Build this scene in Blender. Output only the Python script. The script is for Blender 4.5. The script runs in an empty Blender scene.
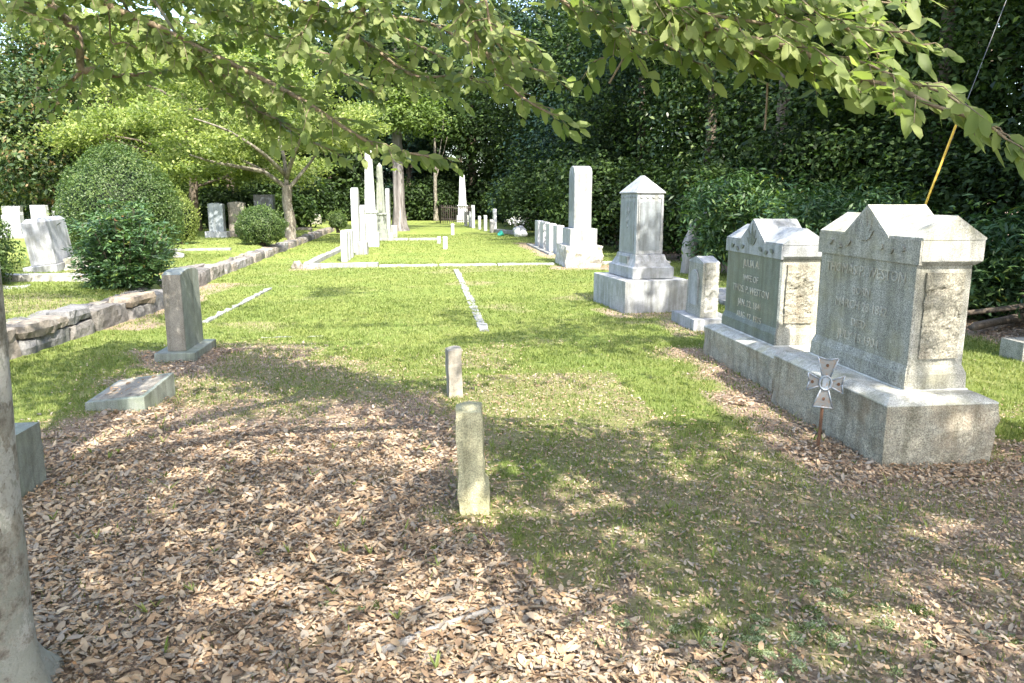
import bpy, bmesh, math, random
import numpy as np
from mathutils import Vector, noise
rng = np.random.default_rng(11)
random.seed(5)
R = math.radians
SC = bpy.context.scene
C = SC.collection

# ------------------------------------------------------------------ camera, sky, sun, exposure
PITCH = math.atan(143/740); YAW = math.atan(84/math.hypot(740, 143))
cam = bpy.data.cameras.new('camera'); camo = bpy.data.objects.new('camera', cam); C.objects.link(camo)
camo.location = (0, 0, 1.6); camo.rotation_euler = (math.pi/2-PITCH, 0, -YAW)
cam.lens = 740/1024*36; cam.sensor_width = 36; cam.clip_start = .05; cam.clip_end = 1500
SC.camera = camo
SUN_EL = R(50); SUN_AZ = R(162)          # clockwise from +Y
SD = Vector((math.sin(SUN_AZ)*math.cos(SUN_EL), math.cos(SUN_AZ)*math.cos(SUN_EL), math.sin(SUN_EL)))
W = bpy.data.worlds.new('World'); SC.world = W; W.use_nodes = True
nt = W.node_tree; nt.nodes.clear()
wo = nt.nodes.new('ShaderNodeOutputWorld'); bg = nt.nodes.new('ShaderNodeBackground'); sky = nt.nodes.new('ShaderNodeTexSky')
sky.sky_type = 'NISHITA'; sky.sun_disc = False; sky.sun_elevation = SUN_EL; sky.sun_rotation = SUN_AZ
sky.dust_density = 2.5; sky.air_density = 1.0
bg.inputs[1].default_value = .15
nt.links.new(sky.outputs[0], bg.inputs[0]); nt.links.new(bg.outputs[0], wo.inputs[0])
sl = bpy.data.lights.new('sun', 'SUN'); sl.energy = 2.5; sl.angle = R(.5); sl.color = (1, .95, .86)
so = bpy.data.objects.new('sun', sl); C.objects.link(so)
so.rotation_euler = (-SD).to_track_quat('-Z', 'Y').to_euler()
SC.view_settings.view_transform = 'Standard'; SC.view_settings.look = 'None'
SC.view_settings.exposure = 2.56; SC.view_settings.gamma = 1.0
try:
    SC.view_settings.use_white_balance = True; SC.view_settings.white_balance_temperature = 6700; SC.view_settings.white_balance_tint = 10
except AttributeError: pass
SC.cycles.max_bounces = 6; SC.cycles.diffuse_bounces = 3; SC.cycles.transmission_bounces = 4
SC.cycles.transparent_max_bounces = 4; SC.cycles.glossy_bounces = 2

# ------------------------------------------------------------------ materials
def newmat(name):
    m = bpy.data.materials.new(name); m.use_nodes = True
    n = m.node_tree; n.nodes.clear()
    out = n.nodes.new('ShaderNodeOutputMaterial'); b = n.nodes.new('ShaderNodeBsdfPrincipled')
    n.links.new(b.outputs[0], out.inputs[0])
    return m, n, b, out
def N(n, t, **kw):
    x = n.nodes.new(t)
    for k, v in kw.items():
        if k.startswith('i_'):
            key = k[2:]; key = int(key) if key.isdigit() else key
            x.inputs[key].default_value = v
        else: setattr(x, k, v)
    return x
def ramp(n, fac, stops):
    r = n.nodes.new('ShaderNodeValToRGB')
    e = r.color_ramp.elements
    while len(e) < len(stops): e.new(.5)
    for q, (p, c) in zip(e, stops):
        q.position = p; q.color = (*c, 1) if len(c) == 3 else c
    n.links.new(fac, r.inputs[0]); return r
def mixc(n, f, a, b, mode='MIX'):
    m = n.nodes.new('ShaderNodeMix'); m.data_type = 'RGBA'; m.blend_type = mode
    for s, v in ((0, f), (6, a), (7, b)):
        if hasattr(v, 'links'): n.links.new(v, m.inputs[s])
        else: m.inputs[s].default_value = v if s == 0 else (*v, 1)
    return m.outputs[2]
def noi(n, scale, detail=4, rough=.55, vec=None):
    x = n.nodes.new('ShaderNodeTexNoise'); x.inputs['Scale'].default_value = scale
    x.inputs['Detail'].default_value = detail; x.inputs['Roughness'].default_value = rough
    if vec is None:
        t = n.nodes.get('TC') or n.nodes.new('ShaderNodeTexCoord'); t.name = 'TC'; vec = t.outputs['Object']
    n.links.new(vec, x.inputs['Vector']); return x.outputs[0]
def bump(n, h, b, strength=.3, dist=.01):
    x = n.nodes.new('ShaderNodeBump'); x.inputs['Strength'].default_value = strength; x.inputs['Distance'].default_value = dist
    n.links.new(h, x.inputs['Height']); n.links.new(x.outputs[0], b.inputs['Normal'])
def stone(name, base, speck=.35, stain=(.25, .24, .15), stain_amt=.4, bmp=.3, rough=.75, scale=220, bscale=60):
    m, n, b, o = newmat(name)
    s = noi(n, scale, 2, .7)
    d = tuple(c*(1-speck) for c in base); l = tuple(min(1, c*(1+speck)) for c in base)
    c = ramp(n, s, [(.36, d), (.5, base), (.64, l)]).outputs[0]
    big = ramp(n, noi(n, 3.1, 6, .65), [(.48, (0, 0, 0)), (.7, (stain_amt,)*3)])
    c = mixc(n, big.outputs[0], c, stain)
    big2 = ramp(n, noi(n, 9, 5, .7), [(.3, (.72,)*3), (.7, (1.12,)*3)])
    c = mixc(n, 1.0, c, big2.outputs[0], 'MULTIPLY')
    mp = N(n, 'ShaderNodeMapping'); mp.inputs['Scale'].default_value = (7, 7, .7); n.links.new(n.nodes['TC'].outputs['Object'], mp.inputs[0])
    c = mixc(n, 1.0, c, ramp(n, noi(n, 1.6, 5, .7, mp.outputs[0]), [(.36, (.66, .66, .62)), (.56, (1.08,)*3)]).outputs[0], 'MULTIPLY')
    n.links.new(c, b.inputs['Base Color']); b.inputs['Roughness'].default_value = rough
    bump(n, noi(n, bscale, 5, .7), b, bmp, .012)
    return m
M = {}
M['granite_grey'] = stone('grey_granite', (.25, .25, .225), .6, (.28, .25, .13), .5, .12, .6, 130)
M['granite_dark'] = stone('polished_grey_granite', (.12, .14, .14), .5, (.25, .23, .15), .3, .05, .38, 140)
M['granite_warm'] = stone('weathered_granite', (.29, .285, .25), .45, (.27, .25, .14), .55, .2, .75, 130)
M['granite_cap'] = stone('pale_weathered_granite', (.35, .35, .325), .35, (.31, .295, .16), .65, .15, .75, 130)
M['granite_rock'] = stone('rock_faced_granite', (.27, .255, .205), .45, (.25, .17, .10), .5, 1.0, .85, 110, 32)
M['lettering'] = stone('worn_lettering', (.41, .40, .35), .3, (.34, .28, .16), .5, .1, .8)
M['granite_rust'] = stone('mottled_stone', (.27, .25, .21), .2, (.4, .32, .2), .5, .1, .8)
M['marble'] = stone('white_marble', (.42, .435, .45), .12, (.5, .52, .48), .45, .12, .6, 60)
M['granite_light'] = stone('light_grey_granite', (.28, .295, .31), .3, (.22, .22, .18), .5, .1, .6, 150)
M['granite_light_rock'] = stone('light_rock_faced_granite', (.40, .39, .35), .25, (.28, .26, .2), .5, .8, .85, 120, 30)
M['granite_panel'] = stone('polished_panel', (.20, .225, .245), .2, (.3, .3, .28), .2, .03, .4)
M['granite_green'] = stone('mossy_grey_granite', (.19, .21, .185), .3, (.2, .24, .14), .5, .25, .7)
M['granite_brown'] = stone('dark_weathered_granite', (.22, .20, .17), .35, (.14, .12, .09), .5, .4, .85)
M['concrete'] = stone('old_concrete', (.30, .30, .29), .15, (.17, .18, .14), .6, .4, .9, 90, 40)
M['concrete_white'] = stone('pale_concrete', (.23, .24, .24), .25, (.27, .27, .2), .6, .4, .9, 90, 40)
M['fieldstone_yellow'] = stone('yellow_lichen_stone', (.36, .34, .22), .35, (.36, .35, .17), .65, .5, .85, 150, 50)
M['black_granite'] = stone('black_granite', (.045, .055, .07), .3, (.1, .1, .1), .3, .05, .3)
M['soil_rust'] = stone('iron_rust', (.12, .06, .035), .3, (.07, .04, .03), .5, .5, .9)
M['caulk'] = stone('white_mortar', (.62, .62, .6), .1, (.4, .4, .38), .4, .1, .8)

def wall_mat():
    m, n, b, o = newmat('rough_fieldstone')
    a = n.nodes.new('ShaderNodeAttribute'); a.attribute_name = 'tint'
    c = ramp(n, a.outputs['Fac'], [(0, (.15, .145, .14)), (.25, (.27, .25, .22)), (.5, (.36, .31, .24)), (.75, (.24, .25, .26)), (1, (.40, .33, .25))]).outputs[0]
    v = ramp(n, noi(n, 14, 6, .7), [(.3, (.3,)*3), (.7, (.8,)*3)])
    c = mixc(n, 1.0, c, v.outputs[0], 'MULTIPLY')
    c = mixc(n, ramp(n, noi(n, 6, 5, .7), [(.58, (0, 0, 0)), (.72, (.5,)*3)]).outputs[0], c, (.36, .35, .32))
    n.links.new(c, b.inputs['Base Color']); b.inputs['Roughness'].default_value = .9
    bump(n, noi(n, 40, 6, .7), b, .8, .02)
    return m
M['fieldstone'] = wall_mat()

def metal(name, col, rough=.45, met=.7):
    m, n, b, o = newmat(name)
    c = mixc(n, ramp(n, noi(n, 60, 4, .7), [(.5, (0, 0, 0)), (.68, (.8,)*3)]).outputs[0], col, (.25, .16, .1))
    n.links.new(c, b.inputs['Base Color']); b.inputs['Metallic'].default_value = met; b.inputs['Roughness'].default_value = rough
    bump(n, noi(n, 150, 3), b, .2, .002)
    return m
M['aluminium'] = metal('weathered_aluminium', (.25, .29, .34), .5, .5)
M['iron_black'] = metal('black_wrought_iron', (.03, .03, .03), .6, .3)
M['wire'] = metal('galvanised_wire', (.2, .21, .22), .5, .8)

def plain(name, col, rough=.6):
    m, n, b, o = newmat(name)
    v = ramp(n, noi(n, 25, 4), [(.3, (.75,)*3), (.7, (1.15,)*3)])
    n.links.new(mixc(n, 1.0, col, v.outputs[0], 'MULTIPLY'), b.inputs['Base Color']); b.inputs['Roughness'].default_value = rough
    return m
M['yellow'] = plain('yellow_plastic', (.62, .40, .04))
M['teal'] = plain('teal_plastic', (.02, .28, .22), .4)
M['petal'] = plain('white_petals', (.75, .75, .72))

def bark(name, c1, c2, c3, scale=6, stretch=.25):
    m, n, b, o = newmat(name)
    t = N(n, 'ShaderNodeTexCoord'); mp = N(n, 'ShaderNodeMapping'); mp.inputs['Scale'].default_value = (1, 1, stretch)
    n.links.new(t.outputs['Object'], mp.inputs[0])
    a = noi(n, scale*3, 6, .7, mp.outputs[0])
    c = ramp(n, a, [(.35, c1), (.55, c2), (.7, c3)]).outputs[0]
    n.links.new(c, b.inputs['Base Color']); b.inputs['Roughness'].default_value = .9
    bump(n, noi(n, scale*8, 5, .7, mp.outputs[0]), b, .8, .02)
    return m
M['bark'] = bark('brown_bark', (.05, .04, .03), (.12, .095, .07), (.2, .17, .13))
M['bark_grey'] = bark('grey_furrowed_bark', (.05, .045, .04), (.15, .14, .135), (.29, .28, .27), 3, .1)
M['bark_dogwood'] = bark('blotchy_bark', (.07, .06, .045), (.18, .165, .13), (.36, .35, .3), 3, .6)
M['twig'] = bark('twig_bark', (.16, .12, .08), (.26, .2, .135), (.36, .29, .2), 8)
M['bark_dead'] = bark('dead_wood', (.2, .19, .18), (.3, .28, .26), (.4, .38, .35), 5)
def lichen_bark():
    m, n, b, o = newmat('lichened_bark')
    c = ramp(n, noi(n, 26, 6, .75), [(.36, (.16, .14, .11)), (.5, (.33, .31, .26)), (.66, (.48, .46, .40))]).outputs[0]
    c = mixc(n, ramp(n, noi(n, 7.5, 5, .68), [(.47, (0, 0, 0)), (.52, (.95,)*3)]).outputs[0], c, (.55, .55, .51))
    tc = n.nodes['TC']; sx = N(n, 'ShaderNodeSeparateXYZ'); n.links.new(tc.outputs['Object'], sx.inputs[0])
    low = N(n, 'ShaderNodeMapRange', i_1=.1, i_2=.9, i_3=.14, i_4=-.03); n.links.new(sx.outputs[2], low.inputs[0])
    ad = N(n, 'ShaderNodeMath', operation='ADD'); n.links.new(low.outputs[0], ad.inputs[0]); n.links.new(noi(n, 15, 5, .7), ad.inputs[1])
    c = mixc(n, ramp(n, ad.outputs[0], [(.54, (0, 0, 0)), (.6, (.85,)*3)]).outputs[0], c, (.32, .33, .28))
    n.links.new(c, b.inputs['Base Color']); b.inputs['Roughness'].default_value = .9
    bump(n, noi(n, 38, 7, .75), b, 1.0, .03)
    return m
M['lichen_bark'] = lichen_bark()

def leafmat(name, stops, trans=.35, tcol=(1.3, 1.5, .55), rough=.5, spec=.4):
    m, n, b, o = newmat(name)
    a = n.nodes.new('ShaderNodeAttribute'); a.attribute_name = 'tint'
    c = ramp(n, a.outputs['Fac'], stops).outputs[0]
    n.links.new(c, b.inputs['Base Color']); b.inputs['Roughness'].default_value = rough
    b.inputs['Specular IOR Level'].default_value = spec
    if trans > 0:
        tr = n.nodes.new('ShaderNodeBsdfTranslucent'); ms = n.nodes.new('ShaderNodeMixShader'); ms.inputs[0].default_value = trans
        vm = mixc(n, 1.0, c, (1, 1, 1), 'MULTIPLY')
        vv = N(n, 'ShaderNodeVectorMath', operation='MULTIPLY'); vv.inputs[1].default_value = tcol
        n.links.new(vm, vv.inputs[0]); n.links.new(vv.outputs[0], tr.inputs[0])
        n.links.new(b.outputs[0], ms.inputs[1]); n.links.new(tr.outputs[0], ms.inputs[2]); n.links.new(ms.outputs[0], o.inputs[0])
    return m
G = lambda a, b, c: [(0, a), (.5, b), (1, c)]
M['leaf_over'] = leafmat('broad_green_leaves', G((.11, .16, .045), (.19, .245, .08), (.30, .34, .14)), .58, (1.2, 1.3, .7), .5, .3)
M['leaf_shaded'] = leafmat('shaded_green_leaves', G((.007, .015, .005), (.023, .044, .014), (.072, .118, .032)), .22, rough=.6, spec=.18)  # green kept very dark: the shade inside the wood is in the colour
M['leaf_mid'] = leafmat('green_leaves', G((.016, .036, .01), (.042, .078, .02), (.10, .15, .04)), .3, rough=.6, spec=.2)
M['leaf_soft'] = leafmat('soft_green_leaves', G((.045, .08, .022), (.10, .15, .04), (.2, .26, .08)), .4, rough=.6, spec=.2)
M['leaf_sunfleck'] = leafmat('sunfleck_glossy_leaves', G((.012, .03, .01), (.05, .095, .025), (.2, .26, .09)), .3, rough=.35, spec=.5)  # palest tones put sun flecks of the wood into the leaf colour
M['leaf_blue'] = leafmat('blue_green_needles', G((.009, .025, .02), (.018, .045, .033), (.035, .072, .045)), .15, rough=.6, spec=.2)
M['leaf_yellow'] = leafmat('light_green_leaves', G((.05, .085, .02), (.15, .205, .05), (.33, .37, .13)), .45, (1.3, 1.35, .6), spec=.3)
M['leaf_magnolia'] = leafmat('glossy_magnolia_leaves', [(0, (.015, .035, .012)), (.5, (.035, .07, .02)), (.8, (.10, .13, .04)), (.88, (.14, .10, .04)), (1, (.2, .13, .06))], .2, rough=.5, spec=.35)
M['leaf_box'] = leafmat('clipped_shrub_leaves', G((.025, .05, .014), (.055, .10, .025), (.13, .18, .05)), .3)
M['leaf_nandina'] = leafmat('nandina_leaves', [(0, (.018, .045, .02)), (.4, (.05, .105, .04)), (.8, (.11, .19, .07)), (.95, (.18, .25, .05)), (1, (.25, .13, .06))], .25)
M['blade'] = leafmat('grass_blades', G((.085, .13, .03), (.145, .195, .05), (.27, .29, .11)), .4, (1.2, 1.2, .6), spec=.2)
M['litter'] = leafmat('fallen_leaves', [(0, (.13, .095, .065)), (.2, (.29, .195, .125)), (.4, (.40, .285, .18)), (.55, (.33, .27, .205)), (.7, (.26, .23, .20)), (.85, (.53, .41, .28)), (1, (.41, .235, .12))], .12, (1.1, 1, .8), .65, .15)

# ------------------------------------------------------------------ ground functions
def vnoise(x, y, s, seed=0):
    r = np.random.default_rng(seed).random((64, 64))
    X = np.asarray(x)/s+1000.3; Y = np.asarray(y)/s+1000.7
    xi = np.floor(X).astype(int); yi = np.floor(Y).astype(int); fx = X-xi; fy = Y-yi
    fx = fx*fx*(3-2*fx); fy = fy*fy*(3-2*fy)
    a = r[xi % 64, yi % 64]; b = r[(xi+1) % 64, yi % 64]; c = r[xi % 64, (yi+1) % 64]; d = r[(xi+1) % 64, (yi+1) % 64]
    return (a*(1-fx)+b*fx)*(1-fy)+(c*(1-fx)+d*fx)*fy
def fbm(x, y, s, seed=0, o=3):
    t = 0; w = 0
    for k in range(o):
        t = t+vnoise(x, y, s/2**k, seed+k*7)*.5**k; w += .5**k
    return t/w
def sstep(a, b, x):
    t = np.clip((np.asarray(x, float)-a)/(b-a), 0, 1); return t*t*(3-2*t)
def wallx(y): return np.interp(y, [6, 7.9, 11.2, 15.5, 37, 45], [-4.42, -4.33, -4.10, -4.5, -4.8, -4.9])
def height(x, y):
    x = np.asarray(x, float); y = np.asarray(y, float)
    h = .26*sstep(-.12, .12, wallx(y)-.22-x)*sstep(45, 60, -y+100)
    h = h+(.03*(fbm(x, y, 3.0, 3)-.5)+.012*(fbm(x, y, .5, 5)-.5))*sstep(60, 12, y)
    h = h+.9*sstep(62, 90, y)
    return h
def inside(poly, x, y):
    x = np.asarray(x, float); y = np.asarray(y, float); r = np.zeros(x.shape, bool); j = len(poly)-1
    for i in range(len(poly)):
        xi, yi = poly[i]; xj, yj = poly[j]
        r ^= ((yi > y) != (yj > y)) & (x < (xj-xi)*(y-yi)/(yj-yi+1e-9)+xi); j = i
    return r
LIT = [(-6, -3), (-6, 4.0), (-3.3, 4.6), (-2.75, 5.8), (-2.95, 7.4), (-2.35, 8.5), (-1.1, 7.9), (-.1, 6.7), (.25, 5.75), (.35, 4.9), (.3, 4.1), (.5, 3.4), (.85, 2.8), (1.15, 2.3), (1.2, -3)]
LIT2 = [(1.0, -3), (.95, 2.2), (1.5, 2.75), (2.2, 2.9), (2.35, 3.7), (2.4, 4.4), (2.55, 5.6), (2.6, 7.3), (2.9, 7.4), (3.0, 5.5), (3.2, 4.0), (4.6, 4.2), (5.3, 4.9), (6, 3), (6, -3)]
def litter(x, y):
    x = np.asarray(x, float); y = np.asarray(y, float)
    wx = x+.6*(fbm(x, y, .8, 21)-.5); wy = y+.9*(fbm(x, y, .9, 31)-.5)
    A1 = 0.; A2 = 0.
    for q in range(6):
        ux = wx+1.1*(vnoise(x, y, .35, 200+q)-.5)+.16*math.cos(q*1.05); uy = wy+1.1*(vnoise(x, y, .3, 300+q)-.5)+.25*math.sin(q*1.05)
        A1 = A1+inside(LIT, ux, uy)/6; A2 = A2+inside(LIT2, ux, uy)/6
    a = .72*A1*(1-.42*sstep(4.4, 6.6, wy))
    a = np.maximum(a, .52*A2)
    c = np.where((x > -.6) & (x < 1.7) & (y > 4.4) & (y < 6.6), .27, 0.)
    c = np.maximum(c, .32*sstep(.3, .9, wx)*sstep(3.0, 2.2, wx)*sstep(5.6, 4.4, wy))
    a = np.maximum(a, c)
    # strips against the monuments and under the wood edge
    def box(x0, x1, y0, y1, v, s=.18):
        d = np.maximum(np.maximum(x0-wx, wx-x1), np.maximum(y0-wy, wy-y1)); return v*sstep(s, -.02, d)
    for q in ((2.42, 3.0, 3.7, 5.6, .6), (2.6, 3.0, 5.4, 7.4, .6), (2.6, 3.8, 3.75, 4.3, .65), (2.5, 3.9, 9.8, 10.6, .4), (3.1, 3.8, 8.3, 9.6, .4), (-2.95, -2.1, 7.2, 8.0, .65), (2.9, 4.5, 16.6, 17.5, .55), (3.2, 4.2, 20, 27, .5), (-4.25, -3.7, 9.5, 14.5, .45), (-3.1, -2.6, 17.2, 18.0, .5)):
        a = np.maximum(a, box(*q))
    a = np.maximum(a, .75*sstep(6.0, 6.9, x+.1*(y-9)*0+.8*(fbm(x, y, 2, 41)-.5))*sstep(2, 4, y))
    a = np.maximum(a, .55*sstep(-4.4, -5.2, x)*sstep(9.5, 7.5, y))
    a = a*(.55+.75*fbm(x, y, .45, 51))*np.where(A1 > .5, 1.0, .9+.5*(fbm(x, y, 1.3, 61)-.5))
    a = np.maximum(a, .25*sstep(.56, .74, fbm(x, y*1.3, 1.5, 411))*sstep(24, 14, y))
    # thin patch where grass comes up through the leaves
    a = a*(1-.45*np.exp(-(((x+1.0)/1.0)**2+((y-6.3)/.8)**2)))
    return np.clip(a, 0, 1)

# ------------------------------------------------------------------ tags and mesh helpers
def tag(o, label=None, cat=None, group=None, kind=None):
    if label: o['label'] = label
    if cat: o['category'] = cat
    if group: o['group'] = group
    if kind: o['kind'] = kind
    return o
def empty(name, loc, label, cat, group=None, rz=0):
    o = bpy.data.objects.new(name, None); o.empty_display_size = .2; C.objects.link(o)
    o.location = loc; o.rotation_euler.z = rz
    return tag(o, label, cat, group)
def link(name, me, parent=None):
    o = bpy.data.objects.new(name, me); C.objects.link(o)
    if parent is not None: o.parent = parent
    return o
def build(name, bm, mat, parent=None, bevel=0, smooth=False):
    bmesh.ops.recalc_face_normals(bm, faces=bm.faces)
    me = bpy.data.meshes.new(name); bm.to_mesh(me); bm.free(); me.materials.append(M[mat] if isinstance(mat, str) else mat)
    if smooth: me.polygons.foreach_set('use_smooth', [True]*len(me.polygons))
    o = link(name, me, parent)
    if bevel:
        b = o.modifiers.new('bevel', 'BEVEL'); b.width = bevel; b.segments = 2; b.limit_method = 'ANGLE'; b.angle_limit = R(35)
    return o
def loft(bm, secs):
    """secs: (z, x0, x1, y0, y1) rectangles from bottom to top"""
    rings = [[bm.verts.new(p) for p in ((x0, y0, z), (x1, y0, z), (x1, y1, z), (x0, y1, z))] for z, x0, x1, y0, y1 in secs]
    for a, b in zip(rings, rings[1:]):
        for i in range(4): bm.faces.new((a[i], a[(i+1) % 4], b[(i+1) % 4], b[i]))
    bm.faces.new(rings[0][::-1]); bm.faces.new(rings[-1]); return bm
def box(x0, x1, y0, y1, z0, z1, bm=None):
    return loft(bm or bmesh.new(), [(z0, x0, x1, y0, y1), (z1, x0, x1, y0, y1)])
def prism(bm, pts, axis, a0, a1):
    """polygon in the two other axes, extruded along axis"""
    def P(u, v, w):
        return {'x': (w, u, v), 'y': (u, w, v), 'z': (u, v, w)}[axis]
    A = [bm.verts.new(P(u, v, a0)) for u, v in pts]; B = [bm.verts.new(P(u, v, a1)) for u, v in pts]
    bm.faces.new(A[::-1]); bm.faces.new(B); n = len(pts)
    for i in range(n): bm.faces.new((A[i], A[(i+1) % n], B[(i+1) % n], B[i]))
    return bm
def roughbox(x0, x1, y0, y1, z0, z1, amp=.03, cell=.08, sc=4, seed=0, keep_top=True, bm=None, round_=.0):
    """box with a fine grid, its sides pushed in and out like split rock"""
    bm2 = bmesh.new()
    nx = max(2, int((x1-x0)/cell)); ny = max(2, int((y1-y0)/cell)); nz = max(2, int((z1-z0)/cell))
    V = {}
    def v(i, j, k):
        if (i, j, k) not in V: V[i, j, k] = bm2.verts.new((x0+(x1-x0)*i/nx, y0+(y1-y0)*j/ny, z0+(z1-z0)*k/nz))
        return V[i, j, k]
    for i in range(nx):
        for j in range(ny):
            for k in (0, nz): bm2.faces.new((v(i, j, k), v(i+1, j, k), v(i+1, j+1, k), v(i, j+1, k)))
    for i in range(nx):
        for k in range(nz):
            for j in (0, ny): bm2.faces.new((v(i, j, k), v(i+1, j, k), v(i+1, j, k+1), v(i, j, k+1)))
    for j in range(ny):
        for k in range(nz):
            for i in (0, nx): bm2.faces.new((v(i, j, k), v(i, j+1, k), v(i, j+1, k+1), v(i, j, k+1)))
    cx, cy, cz = (x0+x1)/2, (y0+y1)/2, (z0+z1)/2; off = Vector((seed*3.1, seed*1.7, seed))
    for (i, j, k), q in V.items():
        p = q.co.copy()
        d = Vector(((p.x-cx)/(x1-x0), (p.y-cy)/(y1-y0), (p.z-cz)/(z1-z0)))
        m = amp*(noise.noise(p*sc+off)+.6*noise.noise(p*sc*2.7+off)+.4*noise.noise(p*sc*7+off))
        if keep_top: 
            f = min(1, (nz-k)/max(1, nz*.18)); 
            q.co.x += (m*f if i in (0, nx) else 0)*(1 if i else -1); q.co.y += (m*f if j in (0, ny) else 0)*(1 if j else -1)
        else:
            q.co += d*2*m
            e = (i in (0, nx))+(j in (0, ny))+(k in (0, nz))
            if e > 1: q.co -= Vector((d.x*(x1-x0), d.y*(y1-y0), d.z*(z1-z0))).normalized()*round_*(e-1)
    if bm is None: return bm2
    me = bpy.data.meshes.new('tmp'); bm2.to_mesh(me); bm2.free(); bm.from_mesh(me); bpy.data.meshes.remove(me); return bm
def tube(bm, pts, rad, seg=8, cap=True, jit=0):
    pts = [Vector(p) for p in pts]; n = len(pts)
    rad = [rad]*n if not hasattr(rad, '__len__') else rad
    up = Vector((.13, .21, .97)); rings = []
    for i, p in enumerate(pts):
        t = (pts[min(i+1, n-1)]-pts[max(i-1, 0)]).normalized()
        if i == 0: u = t.cross(up if abs(t.dot(up)) < .9 else Vector((1, 0, 0))).normalized()
        else: u = (u-t*u.dot(t)).normalized()
        w = t.cross(u)
        ring = []
        for k in range(seg):
            a = 2*math.pi*k/seg; r = rad[i]*(1+jit*noise.noise(Vector((k*1.3, i*.35, 1)) ))
            ring.append(bm.verts.new(p+(u*math.cos(a)+w*math.sin(a))*r))
        rings.append(ring)
    for a, b in zip(rings, rings[1:]):
        for k in range(seg): bm.faces.new((a[k], a[(k+1) % seg], b[(k+1) % seg], b[k]))
    if cap and seg > 2: bm.faces.new(rings[0][::-1]); bm.faces.new(rings[-1])
    return bm
def smooth_path(P, k=3):
    P = [Vector(p) for p in P]; out = []
    for i in range(len(P)-1):
        p0 = P[max(i-1, 0)]; p1 = P[i]; p2 = P[i+1]; p3 = P[min(i+2, len(P)-1)]
        for j in range(k):
            t = j/k
            out.append(.5*((2*p1)+(p2-p0)*t+(2*p0-5*p1+4*p2-p3)*t*t+(3*p1-p0-3*p2+p3)*t**3))
    out.append(P[-1]); return out
def polymesh(name, verts, faces, k, mat, parent=None, tint=None, smooth=False):
    me = bpy.data.meshes.new(name); nf = len(faces)
    me.vertices.add(len(verts)); me.vertices.foreach_set('co', np.ascontiguousarray(verts, np.float32).ravel())
    me.loops.add(nf*k); me.loops.foreach_set('vertex_index', np.ascontiguousarray(faces, np.int32).ravel())
    me.polygons.add(nf); me.polygons.foreach_set('loop_start', np.arange(0, nf*k, k, dtype=np.int32))
    if tint is not None:
        a = me.attributes.new('tint', 'FLOAT', 'POINT'); a.data.foreach_set('value', np.ascontiguousarray(tint, np.float32))
    me.update(calc_edges=True); me.materials.append(M[mat])
    if smooth: me.polygons.foreach_set('use_smooth', np.ones(nf, bool))
    return link(name, me, parent)
def unit(a): return a/np.maximum(1e-9, np.linalg.norm(a, axis=-1, keepdims=True))
def leaves(name, pos, nrm, size, mat, parent=None, aspect=.5, tint=None, dirs=None, shape='diamond', fold=.12, curl=0.0):
    """pos N,3 (leaf base/centre), nrm N,3 leaf normals, size N"""
    n = len(pos)
    if n == 0: return None
    nrm = unit(nrm)
    d = rng.normal(size=(n, 3)) if dirs is None else dirs
    u = unit(d-nrm*(d*nrm).sum(1, keepdims=True)); v = np.cross(nrm, u)
    L = (np.ones(n)*size)[:, None]; Wd = L*(aspect[:, None] if hasattr(aspect, '__len__') else aspect)
    if tint is None: tint = rng.random(n)
    if shape == 'diamond':
        V = np.stack([pos-u*L/2, pos+v*Wd/2+nrm*L*fold, pos+u*L/2, pos-v*Wd/2+nrm*L*fold], 1).reshape(-1, 3)
        F = np.arange(n*4).reshape(n, 4)
        return polymesh(name, V, F, 4, mat, parent, np.repeat(tint, 4))
    c = curl*rng.normal(size=(n, 1)) if curl else np.zeros((n, 1))
    f = fold*(1 if not curl else rng.uniform(-.6, 1.6, (n, 1)))
    a = [pos, pos+u*L*.3+v*Wd*.46+nrm*L*f, pos+u*L*.72+v*Wd*.36+nrm*L*(f*.7+c*.5), pos+u*L+nrm*L*c,
         pos+u*L*.72-v*Wd*.36+nrm*L*(f*.7+c*.5), pos+u*L*.3-v*Wd*.46+nrm*L*f]
    V = np.stack(a, 1).reshape(-1, 3); b = np.arange(n)[:, None]*6
    F = np.concatenate([b+np.array([[0, 1, 2, 3]]), b+np.array([[0, 3, 4, 5]])], 1).reshape(-1, 4)
    return polymesh(name, V, F, 4, mat, parent, np.repeat(tint, 6))
def text(name, lines, parent, mat, place, size=.1, depth=.003, spacing=1.35, centre=None):
    """lettering on a vertical face. place(u, v) -> world point; built as one mesh"""
    y = 0
    for item in lines:
        s, k = item if isinstance(item, tuple) else (item, 1)
        cu = bpy.data.curves.new('t', 'FONT'); cu.body = s; cu.size = size*k; cu.align_x = 'CENTER'; cu.extrude = depth; cu.resolution_u = 2
        to = bpy.data.objects.new('t', cu); C.objects.link(to)
        dg = bpy.context.evaluated_depsgraph_get(); me = bpy.data.meshes.new_from_object(to.evaluated_get(dg))
        for v in me.vertices: v.co = Vector(place(v.co.x, v.co.y-y, v.co.z))
        bm = bmesh.new(); bm.from_mesh(me); bpy.data.meshes.remove(me); bpy.data.objects.remove(to); bpy.data.curves.remove(cu)
        y += size*k*spacing
        build(name, bm, mat, parent)

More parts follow.
